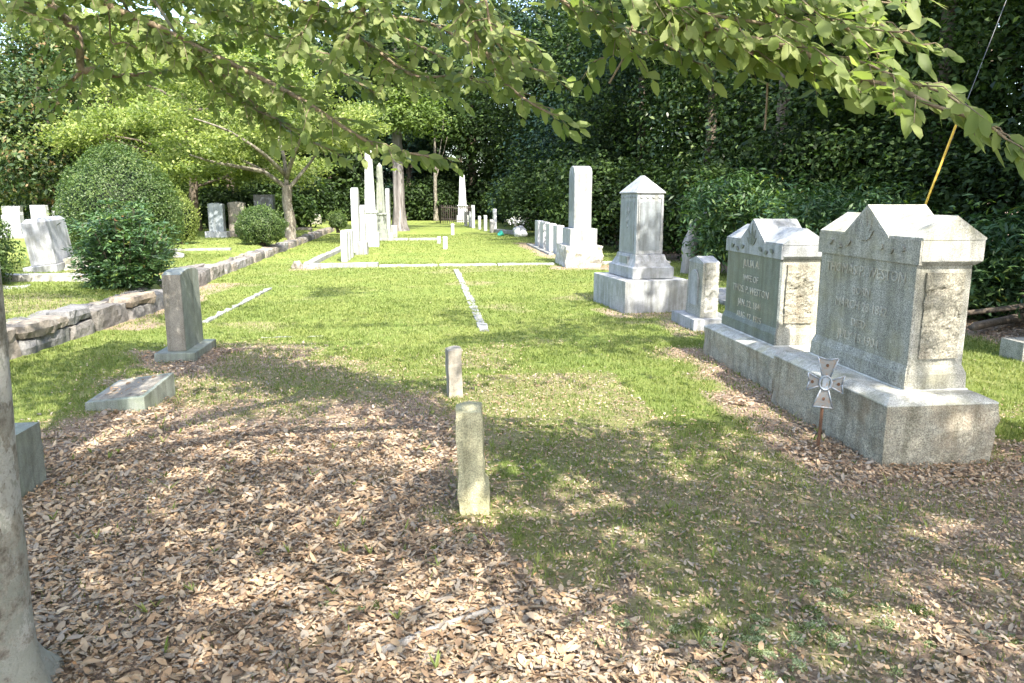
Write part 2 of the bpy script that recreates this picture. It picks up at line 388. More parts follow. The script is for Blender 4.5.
# ------------------------------------------------------------------ sun-fleck gaps: leaves that would shade a fleck are not there
FLECK = [(.8, 5.55, .95, .75, 1.), (-.3, 5.1, .6, .25, .85), (-1.2, 6.9, 1.3, .6, .85), (.2, 5.4, .5, .5, .75), (-1.3, 7.0, 1.1, .55, .75), (-1.0, 6.0, .7, .3, .5), (-.3, 8.9, 1.2, .5, .95), (-1.0, 11.2, 1.3, 1.6, .97), (.3, 12.5, 1.0, 1.2, .8), (-3.4, 8.6, .6, .6, .9),
         (-2.8, 12.5, .8, 2.5, .9), (4.9, 6.2, .9, 1.9, 1.), (4.5, 10, .8, 2.0, .85), (1.0, 4.3, .22, .16, .9), (.95, 3.3, .16, .12, .9), (2.5, 3.2, .3, .15, .8), (1.8, 6.6, .5, .8, .6),
         (3.0, 15.8, 1.6, 1.0, .97), (0, 16.6, 3.5, .9, .97), (-1, 19.3, 3, .7, .95), (3.5, 17.6, .9, .9, 1.), (3.6, 16.0, .9, 1.6, 1.), (-2, 22.5, 1.5, 2.5, 1.), (-2, 25.5, 1.2, 3.5, 1.), (3.5, 22.5, .7, 2.5, .9),
         (-6.5, 15.5, 3, 3.0, .45), (-8, 22, 4, 6, .92), (-12, 26, 6, 8, .9), (2.2, 50, 1, 3, 1.), (0, 41, 3, 1.5, .9), (1, 33, 3, .7, .7), (3.2, 4.0, .5, .4, .5), (2.95, 4.9, .35, .6, .7), (2.7, 5.9, .45, .8, .8), (2.85, 7.6, .45, .7, .8), (.2, 3.55, .2, .2, .85)]
SDn = np.array(SD)
def shade_keep(P):
    """True where a leaf may stay"""
    t = P[:, 2]/SDn[2]; gx = P[:, 0]-SDn[0]*t; gy = P[:, 1]-SDn[1]*t
    wx = gx+.5*(fbm(gx, gy, .6, 71)-.5); wy = gy+.5*(fbm(gx, gy, .6, 81)-.5)
    k = np.zeros(len(P))
    for cx, cy, rx, ry, p in FLECK:
        k = np.maximum(k, p*(((wx-cx)/rx)**2+((wy-cy)/ry)**2 < 1))
    d = fbm(gx, gy*1.6, 1.1, 91, 3)
    dap = np.where(gy > 8.5, np.where(d > .54, .92, .05), np.where(d > np.where(gy < 4.5, .71, .63), .8, .0))
    k = np.maximum(k, dap)
    hi = P[:, 2] > 2.9
    return ~((rng.random(len(P)) < k) & hi)

# ------------------------------------------------------------------ the ground sheet
def ground():
    def axis(lo, hi, fine_lo, fine_hi, fs, growth=1.13):
        a = list(np.arange(fine_lo, fine_hi, fs)); s = fs; x = fine_lo
        while x > lo: s *= growth; x -= s; a.insert(0, x)
        s = fs; x = a[-1]
        while x < hi: s *= growth; x += s; a.append(x)
        return np.array(a)
    xs = axis(-500, 500, -6.2, 7.5, .07); ys = axis(-60, 700, 1.2, 13, .07, 1.06)
    X, Y = np.meshgrid(xs, ys); Z = height(X, Y); nx, ny = len(xs), len(ys)
    V = np.stack([X, Y, Z], 2).reshape(-1, 3); i = np.arange(ny*nx).reshape(ny, nx)
    F = np.stack([i[:-1, :-1], i[:-1, 1:], i[1:, 1:], i[1:, :-1]], 2).reshape(-1, 4)
    m, n, b, o = newmat('lawn_and_leaf_mould'); M['ground'] = m
    a = n.nodes.new('ShaderNodeAttribute'); a.attribute_name = 'tint'
    g = ramp(n, noi(n, 45, 6, .75), [(.3, (.08, .115, .024)), (.5, (.145, .19, .045)), (.72, (.26, .28, .1))]).outputs[0]
    g2 = ramp(n, noi(n, .9, 5, .6), [(.3, (.82, .92, .8)), (.7, (1.2, 1.08, 1.1))]).outputs[0]
    g = mixc(n, 1.0, g, g2, 'MULTIPLY')
    g = mixc(n, ramp(n, noi(n, 2.3, 6, .75), [(.56, (0, 0, 0)), (.72, (.65,)*3)]).outputs[0], g, (.36, .32, .16))
    s = ramp(n, noi(n, 38, 6, .8), [(.3, (.13, .09, .06)), (.5, (.27, .20, .15)), (.7, (.44, .35, .26))]).outputs[0]
    s = mixc(n, ramp(n, noi(n, 3.2, 5, .7), [(.56, (0, 0, 0)), (.66, (.7,)*3)]).outputs[0], s, (.12, .14, .04))
    mp = N(n, 'ShaderNodeMath', operation='ADD'); n.links.new(a.outputs['Fac'], mp.inputs[0])
    sc = N(n, 'ShaderNodeMath', operation='MULTIPLY_ADD', i_1=.5, i_2=-.25); n.links.new(noi(n, 16, 5, .7), sc.inputs[0]); n.links.new(sc.outputs[0], mp.inputs[1])
    f = ramp(n, mp.outputs[0], [(.1, (0, 0, 0)), (.42, (1, 1, 1))])
    c = mixc(n, f.outputs[0], g, s); n.links.new(c, b.inputs['Base Color']); b.inputs['Roughness'].default_value = .95; b.inputs['Specular IOR Level'].default_value = .15
    bump(n, noi(n, 60, 6, .8), b, .8, .03)
    go = polymesh('ground', V, F, 4, 'ground', None, litter(X, Y).ravel(), True); tag(go, kind='structure')
ground()

def grass():
    P = []
    for (y0, y1, dens) in ((1.6, 5, 5200), (5, 8, 3600), (8, 12, 1900), (12, 19, 750), (19, 34, 160)):
        x0, x1 = -.62*y1-.5, .92*y1+1
        x0 = max(x0, -9); x1 = min(x1, 7.2)
        n = int((x1-x0)*(y1-y0)*dens); q = np.stack([rng.uniform(x0, x1, n), rng.uniform(y0, y1, n)], 1)
        l = litter(q[:, 0], q[:, 1]); keep = rng.random(n) < np.clip(1.0-l*1.75, .012, 1)*(.4+.6*(vnoise(q[:, 0], q[:, 1], .12, 99) > .35))
        keep &= ~((q[:, 0] < wallx(q[:, 1])+.2) & (q[:, 0] > wallx(q[:, 1])-.3))
        P.append(q[keep])
    q = np.concatenate(P); n = len(q); z = height(q[:, 0], q[:, 1])
    h = rng.uniform(.01, .034, n)*(1+q[:, 1]*.015); w = .0022+.00045*q[:, 1]
    a = rng.uniform(0, 2*np.pi, n); dx, dy = np.cos(a), np.sin(a); l = rng.uniform(.2, 1.0, n)*h
    b0 = np.stack([q[:, 0]-dx*w, q[:, 1]-dy*w, z-.003], 1); b1 = np.stack([q[:, 0]+dx*w, q[:, 1]+dy*w, z-.003], 1)
    t = np.stack([q[:, 0]-dy*l, q[:, 1]+dx*l, z+h], 1)
    V = np.stack([b0, b1, t], 1).reshape(-1, 3)
    tn = np.clip(rng.random(n)*.6+.5*fbm(q[:, 0], q[:, 1], .8, 13), 0, 1)
    o = polymesh('grass', V, np.arange(n*3).reshape(n, 3), 3, 'blade', None, np.repeat(tn, 3))
    tag(o, 'short bright green grass of the cemetery lawn', 'grass', kind='stuff'); print('blades', n)
grass()

def fallen():
    P = []
    for (y0, y1, dens) in ((1.5, 3.5, 6200), (3.5, 5, 4800), (5, 8.8, 3000), (8.8, 28, 120)):
        x0 = max(-.62*y1-.5, -7); x1 = min(.92*y1+1, 9)
        n = int((x1-x0)*(y1-y0)*dens); q = np.stack([rng.uniform(x0, x1, n), rng.uniform(y0, y1, n)], 1)
        l = litter(q[:, 0], q[:, 1]); P.append(q[rng.random(n) < np.clip(np.where(l > .5, l*1.25, l*.95), .004, 1)])
    q = np.concatenate(P); n = len(q); lt = litter(q[:, 0], q[:, 1])
    z = height(q[:, 0], q[:, 1])+.004+.022*rng.random(n)*np.clip(lt*1.4, .2, 1)
    nr = np.stack([rng.normal(0, .33, n), rng.normal(0, .33, n), np.ones(n)], 1)
    size = rng.gamma(6, .0051, n).clip(.012, .062)*np.where(rng.random(n) < .06, 1.35, 1)*np.where(lt > .48, 1.0, .66); tn = np.clip(rng.random(n)*.75+.3*fbm(q[:, 0], q[:, 1], .7, 17), 0, 1)
    o = leaves('fallen_leaves', np.stack([q[:, 0], q[:, 1], z], 1), nr, size, 'litter', None, rng.uniform(.28, .62, n), tn, shape='leaf', fold=.08, curl=.09)
    tag(o, 'brown and grey fallen leaves covering the foreground', 'leaves', kind='stuff'); print('litter', n)
    P = []
    for (y0, y1, dens) in ((1.5, 4.5, 2600), (4.5, 8, 1300)):
        x0 = -.62*y1-.5; x1 = .92*y1+1; m = int((x1-x0)*(y1-y0)*dens); q = np.stack([rng.uniform(x0, x1, m), rng.uniform(y0, y1, m)], 1); P.append(q[rng.random(m) < litter(q[:, 0], q[:, 1])*1.3])
    q = np.concatenate(P); m = len(q)
    o = leaves('leaf_fragments', np.stack([q[:, 0], q[:, 1], height(q[:, 0], q[:, 1])+.028*rng.random(m)+.004], 1), np.stack([rng.normal(0, .6, m), rng.normal(0, .6, m), np.ones(m)], 1), rng.uniform(.008, .024, m), 'litter', None, rng.uniform(.2, .8, m), rng.random(m))
    tag(o, 'small broken leaf fragments among the fallen leaves', 'leaf fragments', kind='stuff')
    # fallen sticks
    bm = bmesh.new()
    for k in range(58):
        x = random.uniform(-2.6, 3.8); y = random.uniform(2.0, 6.5)
        if litter(x, y) < .15: continue
        a = random.uniform(0, 6.28); L = random.uniform(.08, .3); z = float(height(x, y))+.03
        p = [(x+math.cos(a)*L*t, y+math.sin(a)*L*t+.02*math.sin(t*4+k), z+.01*math.sin(t*5)) for t in (0, .35, .7, 1)]
        tube(bm, p, [.0035, .003, .0025, .0015], 5)
    tag(build('dead_twigs', bm, 'twig'), 'thin dead twigs scattered among the fallen leaves', 'twigs', kind='stuff')
    # small green seedlings in the litter
    n = 260; x = rng.uniform(-2.4, 4.2, n); y = rng.uniform(2.0, 6.5, n); pos = []; dr = []
    for i in range(n):
        for k in range(rng.integers(3, 7)):
            a = rng.uniform(0, 6.28); pos.append((x[i], y[i], float(height(x[i], y[i]))+.02)); dr.append((math.cos(a), math.sin(a), rng.uniform(.5, 1.8)))
    pos = np.array(pos); dr = np.array(dr); nn = np.cross(dr, np.cross(np.array([0, 0, 1.]), dr))
    o = leaves('seedlings', pos, nn, rng.uniform(.03, .07, len(pos)), 'blade', None, .16, rng.uniform(.3, .9, len(pos)), dirs=dr, shape='leaf', fold=.04)
    tag(o, 'tiny green weeds sprouting between the fallen leaves', 'weeds', kind='stuff')
fallen()
def lichen_cushions():
    P = []; T = []
    for cx, cy, sp, n in ((1.25, 2.35, .16, 22), (1.0, 2.2, .2, 18), (1.55, 2.5, .2, 18), (.75, 2.45, .1, 5), (1.9, 2.35, .15, 8), (-.35, 2.75, .08, 4), (.15, 3.3, .1, 5)):
        for _ in range(n):
            x, y, r_ = cx+rng.normal()*sp, cy+rng.normal()*sp*.7, rng.uniform(.012, .034); z = float(height(x, y)); k = int(r_*9000); d = unit(rng.normal(size=(k, 3))); d[:, 2] = abs(d[:, 2])
            P.append(np.array([x, y, z])+d*r_*[1, 1, .6]*(1+.15*rng.normal(size=(k, 1)))); T.append(np.full(k, rng.random())+rng.normal(size=k)*.12)
    P = np.concatenate(P); n = len(P)
    o = leaves('lichen_cushions', P, rng.normal(size=(n, 3))+[0, 0, .7], rng.uniform(.004, .011, n), 'lichen_tuft', None, .7, np.clip(np.concatenate(T), 0, 1))
    tag(o, 'pale green lichen and moss cushions on the bare soil, bottom right', 'lichen', kind='stuff')
M['lichen_tuft'] = leafmat('lichen_tufts', G((.10, .13, .04), (.25, .30, .16), (.42, .47, .30)), .2, rough=.9, spec=.1)
lichen_cushions()

# ------------------------------------------------------------------ monuments
def ornament(parent, mat, fx, yc, z0, w, h):
    """stylised leaf carving on a face looking to -x"""
    cnt = [0]
    def petal(cy, cz, a, L, wd):
        pts = []
        for t in np.linspace(0, 1, 7): pts.append((t*L, wd*math.sin(math.pi*t**.8)))
        pts += [(t*L, -wd*math.sin(math.pi*t**.8)) for t in np.linspace(1, 0, 7)[1:-1]]
        q = [(cy-(u*math.sin(a)+v*math.cos(a)), cz+u*math.cos(a)-v*math.sin(a)) for u, v in pts]
        cnt[0] += 1; build('carved_leaf', prism(bmesh.new(), q, 'x', fx-.003-.0007*cnt[0], fx+.0101+.0003*cnt[0]), mat, parent)
    for a, L in ((0, 1), (.5, .8), (-.5, .8), (1.0, .62), (-1.0, .62)): petal(yc, z0, a, h*L*1.05, h*.12)
    for s in (-1, 1):
        for k in range(3): petal(yc+s*w*(.2+.1*k), z0-h*.22, s*(1.9 if k % 2 else 1.25), h*.4, h*.11)
def gabled_monument(x, y, L, z_base, z_eave, z_ridge, z_peak, z_cap, base, labels, lines, tsize, face, cap, side, orn_mat, seed, let_mat):
    """die with its long face looking to -x; x, y = near front corner of the die"""
    t = empty('family_monument', ((base[0]+base[1])/2, (base[2]+base[3])/2, 0), labels[0], 'gravestone', 'gabled granite family monuments')
    ox, oy = t.location.x, t.location.y
    def b_(name, bm, mat, **k):
        for v in bm.verts: v.co.x -= ox; v.co.y -= oy
        return build(name, bm, mat, t, **k)
    bx0, bx1, by0, by1 = base
    bb = roughbox(bx0, bx1, by0, by1, -.1, z_base-.045, .018, .05, 5, seed)
    b_('base', bb, 'granite_rock')
    b_('base_top', loft(bmesh.new(), [(z_base-.046, bx0-.004, bx1+.004, by0-.004, by1+.004), (z_base-.035, bx0, bx1, by0, by1), (z_base, bx0+.07, bx1-.07, by0+.09, by1-.09)]), 'granite_cap', bevel=.004)
    w = .37; x1 = x+w; f = .022
    b_('mortar_joint', box(x-f-.008, x1+f+.008, y-f-.008, y+L+f+.008, z_base-.002, z_base+.006), 'caulk')
    die = loft(bmesh.new(), [(z_base+.006, x-f, x1+f, y-f, y+L+f), (z_base+.10, x-f+.004, x1+f-.004, y-f+.004, y+L+f-.004), (z_base+.155, x, x1-.006, y, y+L), (z_cap, x, x1-.006, y+.006, y+L-.006)])
    b_('die', die, side, bevel=.004)
    b_('front_face', loft(bmesh.new(), [(z_base+.012, x-f-.004, x-f+.02, y-f, y+L+f), (z_base+.10, x-f-.001, x-f+.02, y-f+.004, y+L+f-.004), (z_base+.155, x-.004, x+.02, y, y+L), (z_cap+.003, x-.004, x+.02, y+.004, y+L-.004)]), face, bevel=.002)
    # rock-faced side panels
    for s, yy in ((-1, y), (1, y+L)):
        pm = roughbox(x+.06, x1-.06, min(yy, yy+s*.012), max(yy, yy+s*.012), z_base+.2, z_cap-.045, .012, .014, 17, seed+3)
        for v in pm.verts:
            if (v.co.y-yy)*s < .004: v.co.y = yy-s*.01
        b_('side_panel', pm, 'granite_rock')
    # cap
    c0, c1, d0, d1 = x-.006, x1+.03, y-.035, y+L+.035
    cb = loft(bmesh.new(), [(z_cap, c0, c1-.03, d0+.03, d1-.03), (z_cap+.025, c0, c1, d0, d1), (z_eave, c0, c1, d0, d1)])
    xm = (c0+c1)/2; yc = y+L/2; hw = L*.235
    co = b_('cap', cb, cap, bevel=.004)
    rb = prism(bmesh.new(), [(c0-.002, z_eave), (c1+.002, z_eave), (c1+.002, z_eave+.012), (xm, z_ridge), (c0-.002, z_eave+.012)], 'y', d0-.003, d1+.003)
    prism(rb, [(yc-hw, z_eave-.004), (yc+hw, z_eave-.004), (yc+hw*.97, z_eave+.01), (yc, z_peak), (yc-hw*.97, z_eave+.01)], 'x', c0-.008, c1+.006)
    roof = b_('roof', rb, cap)
    gf = prism(bmesh.new(), [(yc-hw*.93, z_eave-.002), (yc+hw*.93, z_eave-.002), (yc, z_peak-.022)], 'x', c0-.011, c0-.006)
    b_('gable_face', gf, orn_mat)
    fb = box(c0-.010, c0+.01, d0+.004, d1-.004, z_cap+.004, z_eave-.004); b_('frieze', fb, orn_mat)
    o = ornament(t, face, c0-.012-ox, yc-oy, z_eave-.03, L, (z_peak-z_eave)*.9)
    fx = x-.006-ox
    zt = z_cap-.12
    text('inscription', lines, t, let_mat, lambda u, v, w_: (fx-w_, yc-oy-u, zt+v), tsize)
    return t
gabled_monument(2.95, 4.2, 1.12, .42, 1.355, 1.50, 1.56, 1.2, (2.70, 3.42, 3.99, 5.48),
    ['large grey gabled granite monument on rough base, nearest, behind the metal cross'],
    ['THOMAS P. WESTON', ('BORN', .8), ('MARCH 28 1832', .9), ('DIED', .8), ('JULY 15 1904', .9), ('A FRIEND TO HIS COUNTRY AND A BELIEVER IN CHRIST', .38)],
    .098, 'granite_grey', 'granite_cap', 'granite_warm', 'granite_warm', 1, 'lettering')
gabled_monument(3.0, 6.07, 1.14, .33, 1.21, 1.35, 1.415, 1.085, (2.84, 3.58, 5.76, 7.36),
    ['smaller dark grey gabled granite monument with pale rock side panel, second in the right row'],
    ['JULIA A.', ('WIFE OF', .85), ('THOS. P. WESTON', .95), ('JAN. 22, 1841', .9), ('AUG. 17, 1925', .9)],
    .1, 'granite_dark', 'granite_light', 'granite_warm', 'granite_light', 2, 'lettering')

# iron cross marker on a rusty rod
def cross_marker():
    t = empty('cross_marker', (2.5, 4.38, 0), 'silver metal cross pattee marker on a rusty rod before the nearest big monument', 'grave marker')
    t.rotation_euler = (R(-4), R(3), R(-20))
    bm = tube(bmesh.new(), [(0, 0, -.1), (.004, 0, .1), (0, 0, .28)], [.013, .011, .01], 6); build('rod', bm, 'soil_rust', t)
    zc = .43
    bm = bmesh.new(); arms = []
    for k in range(4):
        a = k*math.pi/2; w1 = .062 if k % 2 == 0 else .058; L1 = .165 if k in (0,) else (.16 if k == 2 else .112)
        pts = [(-.022, .035), (.022, .035), (w1, L1), (0, L1-.012), (-w1, L1)]
        if k == 2: pts = [(-.02, .035), (.02, .035), (w1*1.0, L1), (-w1*1.0, L1)]
        q = [(u*math.cos(a)+v*math.sin(a), zc+v*math.cos(a)-u*math.sin(a)) for u, v in pts]; arms.append(q)
        prism(bm, q, 'y', -.006, .006)
    build('cross_body', bm, 'wire', t, bevel=.002)
    bm = bmesh.new()
    for q in arms:      # raised rims
        for i in range(len(q)):
            a, b = q[i], q[(i+1) % len(q)]; tube(bm, [(a[0], -.009, a[1]), (b[0], -.009, b[1])], .005, 5)
    build('rim', bm, 'aluminium', t, smooth=True)
    bm = bmesh.new(); n = 20   # laurel ring
    ring = [(.036*math.cos(2*math.pi*i/n), -.010, zc+.045*math.sin(2*math.pi*i/n)) for i in range(n+1)]
    tube(bm, ring, .008, 6, False); build('wreath', bm, 'aluminium', t, smooth=True)
    bm = prism(bmesh.new(), [(-.018, zc-.034), (.018, zc-.034), (.018, zc+.034), (-.018, zc+.034)], 'y', -.013, -.007); build('emblem', bm, 'aluminium', t)
    for u, v in ((0, .115), (0, -.105), (.08, 0), (-.08, 0)):
        bm = prism(bmesh.new(), [(u+.010*math.cos(a*1.0472), zc+v+.012*math.sin(a*1.0472)) for a in range(6)], 'y', -.010, -.005)
        build('boss', bm, 'soil_rust', t)
cross_marker()

# small gabled stone
def small_stone():
    t = empty('gravestone', (3.55, 9.1, 0), 'small grey gravestone with arched panel, between the pedestal and the second gabled monument', 'gravestone')
    b = lambda n, bm, m, **k: build(n, bm, m, t, **k)
    b('base', roughbox(-.33, .22, -.42, .42, -.05, .13, .01, .06, 6, 4), 'granite_light')
    b('die', loft(bmesh.new(), [(.132, -.2, .03, -.27, .27), (.8, -.18, .03, -.25, .25)]), 'granite_grey', bevel=.004)
    bm = prism(bmesh.new(), [(-.25, .8), (.25, .8), (.25, .82), (0, .885), (-.25, .82)], 'x', -.183, .033); b('cap', bm, 'granite_light')
    pm = roughbox(-.15, .01, -.272, -.25, .2, .82, .02, .03, 9, 7); b('side_panel', pm, 'granite_light_rock')
    pts = [(-.15, .27), (.15, .27), (.15, .55)]+[(.15*math.cos(a), .55+.17*math.sin(a)) for a in np.linspace(.2, 2.94, 9)]+[(-.15, .55)]
    bm = prism(bmesh.new(), pts, 'x', -.208, -.19); b('arched_panel', bm, 'granite_light')
small_stone()

# pedestal monument with pyramid cap
def pedestal():
    t = empty('pedestal_monument', (3.14, 10.85, 0), 'tall pale grey pedestal monument with pyramid cap and recessed panel', 'gravestone', None, R(7))
    b = lambda n, bm, m, **k: build(n, bm, m, t, **k)
    b('base', loft(bmesh.new(), [(-.05, -.49, .49, -.66, .66), (.455, -.49, .49, -.66, .66)]), 'granite_light', bevel=.008)
    b('plinth', loft(bmesh.new(), [(.462, -.31, .33, -.48, .48), (.62, -.31, .33, -.48, .48), (.632, -.285, .305, -.455, .455), (.68, -.26, .275, -.42, .42), (.735, -.235, .245, -.385, .385), (.8, -.222, .232, -.36, .36)]), 'granite_light', bevel=.006)
    b('die', loft(bmesh.new(), [(.802, -.21, .21, -.33, .33), (1.67, -.205, .205, -.32, .32)]), 'granite_light', bevel=.006)
    b('cap', loft(bmesh.new(), [(1.672, -.225, .225, -.34, .34), (1.69, -.225, .225, -.34, .34), (1.93, -.012, .012, -.05, .05)]), 'granite_light', bevel=.004)
    def panel(w, z0, z1, n, axis, off):
        r = .05; pts = [(-w, z0), (w, z0), (w, z1-r)]+[(w-r+r*math.sin(a), z1-r+r*math.cos(a)) for a in np.linspace(1.57, 0, 5)[1:]]+[(-w+r-r*math.sin(a), z1-r+r*math.cos(a)) for a in np.linspace(0, 1.57, 5)]
        return prism(bmesh.new(), pts, axis, off-.006, off+.012)
    b('panel', panel(.155, .86, 1.56, 8, 'y', -.327), 'granite_panel')
    b('panel', panel(.235, .84, 1.56, 8, 'x', -.208), 'granite_panel')
    for s in (-1, 1):
        b('carved_strip', prism(bmesh.new(), [(s*.158, 1.0), (s*.185, 1.02), (s*.185, 1.6), (s*.165, 1.6)], 'y', -.338, -.31), 'granite_light')
    for k in range(4):
        u = -.14+.093*k; b('carved_rosette', prism(bmesh.new(), [(u+.022*math.cos(a), 1.62+.018*math.sin(a)) for a in np.linspace(0, 5.2, 6)], 'y', -.332, -.31), 'granite_light')
    for k in range(6):
        u = -.23+.09*k; b('carved_rosette', prism(bmesh.new(), [(u+.02*math.cos(a), 1.62+.018*math.sin(a)) for a in np.linspace(0, 5.2, 6)], 'x', -.215, -.198), 'granite_light')
    bm = bmesh.new()
    for k, (dy, dz, L) in enumerate(((-.02, 1.42, .1), (.03, 1.44, .09), (.0, 1.3, .09), (.04, 1.28, .08), (.01, 1.2, .06))):
        prism(bm, [(dy-.012, dz-L/2), (dy+.02, dz), (dy, dz+L/2), (dy-.03, dz)], 'x', -.221, -.2)
    b('carved_flowers', bm, 'granite_light')
    bm = prism(bmesh.new(), [(-.17, .655), (.17, .655), (.15, .765), (-.15, .765)], 'x', -.272, -.2)
    b('name_plate', bm, 'granite_panel')
pedestal()

def column():
    t = empty('shaft_monument', (3.62, 17.8, 0), 'tall white granite shaft with rounded top on a rock faced base, by the white headstones', 'gravestone')
    b = lambda n, bm, m, **k: build(n, bm, m, t, **k)
    b('base', roughbox(-.44, .44, -.7, .7, -.05, .5, .05, .07, 4, 6), 'granite_light_rock')
    b('plinth', loft(bmesh.new(), [(.49, -.32, .33, -.52, .52), (.9, -.32, .33, -.52, .52)]), 'granite_light', bevel=.01)
    r = .35; pts = [(-r, .902), (r, .902), (r, 2.16)]+[(r*math.cos(a), 2.16+.2*math.sin(a)) for a in np.linspace(.15, 2.99, 12)]+[(-r, 2.16)]
    b('shaft', prism(bmesh.new(), pts, 'x', -.2, .22), 'granite_light', bevel=.012)
    bm = bmesh.new(); prism(bm, [(-.27, 1.3), (.27, 1.3), (.27, 2.1), (0, 2.25), (-.27, 2.1)], 'x', -.206, -.19); b('panel', bm, 'granite_panel')
    text('inscription', [('M', 1), ('O', 1), ('O', 1), ('R', 1), ('E', 1)][:0] or [' '], t, 'granite_rust', lambda u, v, w: (-.208-w, -u, 2+v), .1) if False else None
column()

def headstone(x, y, w, th, h, mat, label, group=None, axis='y', top='flat', rz=0, base=None, tilt=(0, 0), z0=0, cat='gravestone', name='headstone'):
    """slab: long side w along axis, thickness th"""
    t = empty(name, (x, y, z0), label, cat, group, rz)
    t.rotation_euler.x, t.rotation_euler.y = tilt
    hw = w/2
    if top == 'round': pts = [(-hw, .0), (hw, .0), (hw, h-hw*.7)]+[(hw*math.cos(a), h-hw*.7+hw*.7*math.sin(a)) for a in np.linspace(.15, 2.99, 10)]+[(-hw, h-hw*.7)]
    elif top == 'arch': pts = [(-hw, .0), (hw, .0), (hw, h-.04)]+[(u*hw, h-.04*abs(u)**2*1.0) for u in (.7, .35, 0, -.35, -.7)]+[(-hw, h-.04)]
    elif top == 'gable': pts = [(-hw, 0), (hw, 0), (hw, h-.08), (0, h), (-hw, h-.08)]
    else: pts = [(-hw, 0), (hw, 0), (hw, h), (-hw, h)]
    zb = 0
    if base:
        bw, bt, bh, bmat = base; zb = bh
        bb = box(-bt/2, bt/2, -bw/2, bw/2, -.05, bh) if axis == 'y' else box(-bw/2, bw/2, -bt/2, bt/2, -.05, bh)
        build('base', bb, bmat, t, bevel=.008)
    pts = [(u, v+(zb if v > 0 else zb-.03*(not base))) for u, v in pts]
    build('slab', prism(bmesh.new(), pts, 'x' if axis == 'y' else 'y', -th/2, th/2), mat, t, bevel=min(.01, th*.1))
    return t
def obelisk(x, y, s, h, mat, label, group=None, z0=0):
    t = empty('obelisk', (x, y, z0), label, 'obelisk', group)
    h1, h2 = h*.14, h*.32
    q = lambda z, r: (z, -r, r, -r, r)
    build('base', loft(bmesh.new(), [q(-.05, s*.5), q(h1, s*.5)]), mat, t, bevel=.012)
    build('plinth', loft(bmesh.new(), [q(h1+.003, s*.40), q(h2, s*.39), q(h2+.03, s*.45), q(h2+.07, s*.45), q(h2+.10, s*.36)]), mat, t, bevel=.006)
    build('shaft', loft(bmesh.new(), [q(h2+.103, s*.33), q(h*.955, s*.2), q(h, .012)]), mat, t, bevel=.006)
    return t

# the left row of white stones, seen edge-on
SM = 'white headstones in the left centre row'
for k, (yy, hh, lab) in enumerate(((19.65, .80, 'nearest low white headstone of the left centre row, on the pale kerb'), (20.35, .78, 'low white headstone second in the left centre row'), (21.0, .76, 'low white headstone third in the left centre row, before the tall slab'))):
    headstone(-2.17, yy, .5, .15, hh, 'marble', lab, SM, top='arch')
headstone(-2.2, 23.2, .6, .2, 1.76, 'marble', 'tall white marble slab with rounded top left of the near obelisk', SM, top='round', base=(.85, .4, .16, 'marble'))
headstone(-2.08, 24.3, .55, .14, 1.4, 'marble', 'white slab between the tall rounded slab and the near obelisk', SM, top='round')
headstone(-1.95, 22.1, .55, .34, .36, 'concrete_white', 'low pale block standing at the foot of the tall white slab', name='grave_block')
obelisk(-1.93, 25.6, .52, 3.42, 'marble', 'tall white marble obelisk nearest the lawn, in the left centre row')
obelisk(-1.83, 29.6, .5, 2.95, 'granite_green', 'slender greyish obelisk behind the tall white one')
headstone(-1.62, 30.8, .7, .16, 1.8, 'granite_light', 'tall pale rounded slab right of the greyish obelisk', SM, top='round', base=(1, .4, .2, 'marble'))
headstone(-1.45, 31.6, .4, .3, .5, 'concrete', 'low grey stone at the foot of the grey tree trunk', top='flat')
# far end row
obelisk(2.35, 52.0, .82, 3.3, 'marble', 'distant white obelisk standing before the dark wood')
FR = 'small stones in the far right row'
for x, y, w, th, h, mt, lab, tp in ((2.2, 44.5, .8, .16, .85, 'concrete', 'grey upright slab right below the distant obelisk', 'flat'),
    (2.42, 43.4, .8, .16, .85, 'marble', 'cream upright slab beside the grey slab below the distant obelisk', 'flat'),
    (2.45, 41.4, .5, .17, 1.25, 'marble', 'tallest narrow white stone just right of the distant obelisk', 'round'),
    (2.68, 39.6, .4, .14, .70, 'marble', 'first short white post stone right of the tallest narrow one', 'round'),
    (2.84, 37.6, .4, .15, .78, 'marble', 'second short white post stone right of the tallest narrow one', 'round'),
    (2.98, 35.6, .35, .15, .62, 'concrete', 'short grey stone beside the tall white post at the far kerb', 'round'),
    (3.16, 35.9, .4, .16, 1.12, 'marble', 'tall white post stone at the left end of the far kerb', 'round')):
    headstone(x, y, w, th, h, mt, lab, FR, top=tp)
for k, (x, y, h, lab) in enumerate(((.52, 24.1, .40, 'small white peg marker standing alone in the middle lawn'), (1.06, 33.4, .50, 'small pale peg marker on the lawn left of the far row'), (.36, 27.0, .26, 'short grey peg marker at the end of the middle kerb'))):
    headstone(x, y, .15, .14, h, 'marble' if k < 2 else 'concrete', lab, 'peg markers on the lawn', top='round', name='footstone', cat='footstone')
for k, yy in enumerate((25.4, 24.2, 22.95, 21.6)):
    headstone(3.78, yy, .66, .22, .86-.01*k, 'marble', ('farthest of the four white headstones by the rock faced shaft', 'second farthest of the four white headstones by the wood', 'third farthest of the four white headstones by the wood', 'nearest of the four white headstones, partly behind the shaft monument')[k], 'four white headstones by the wood edge', top='flat')
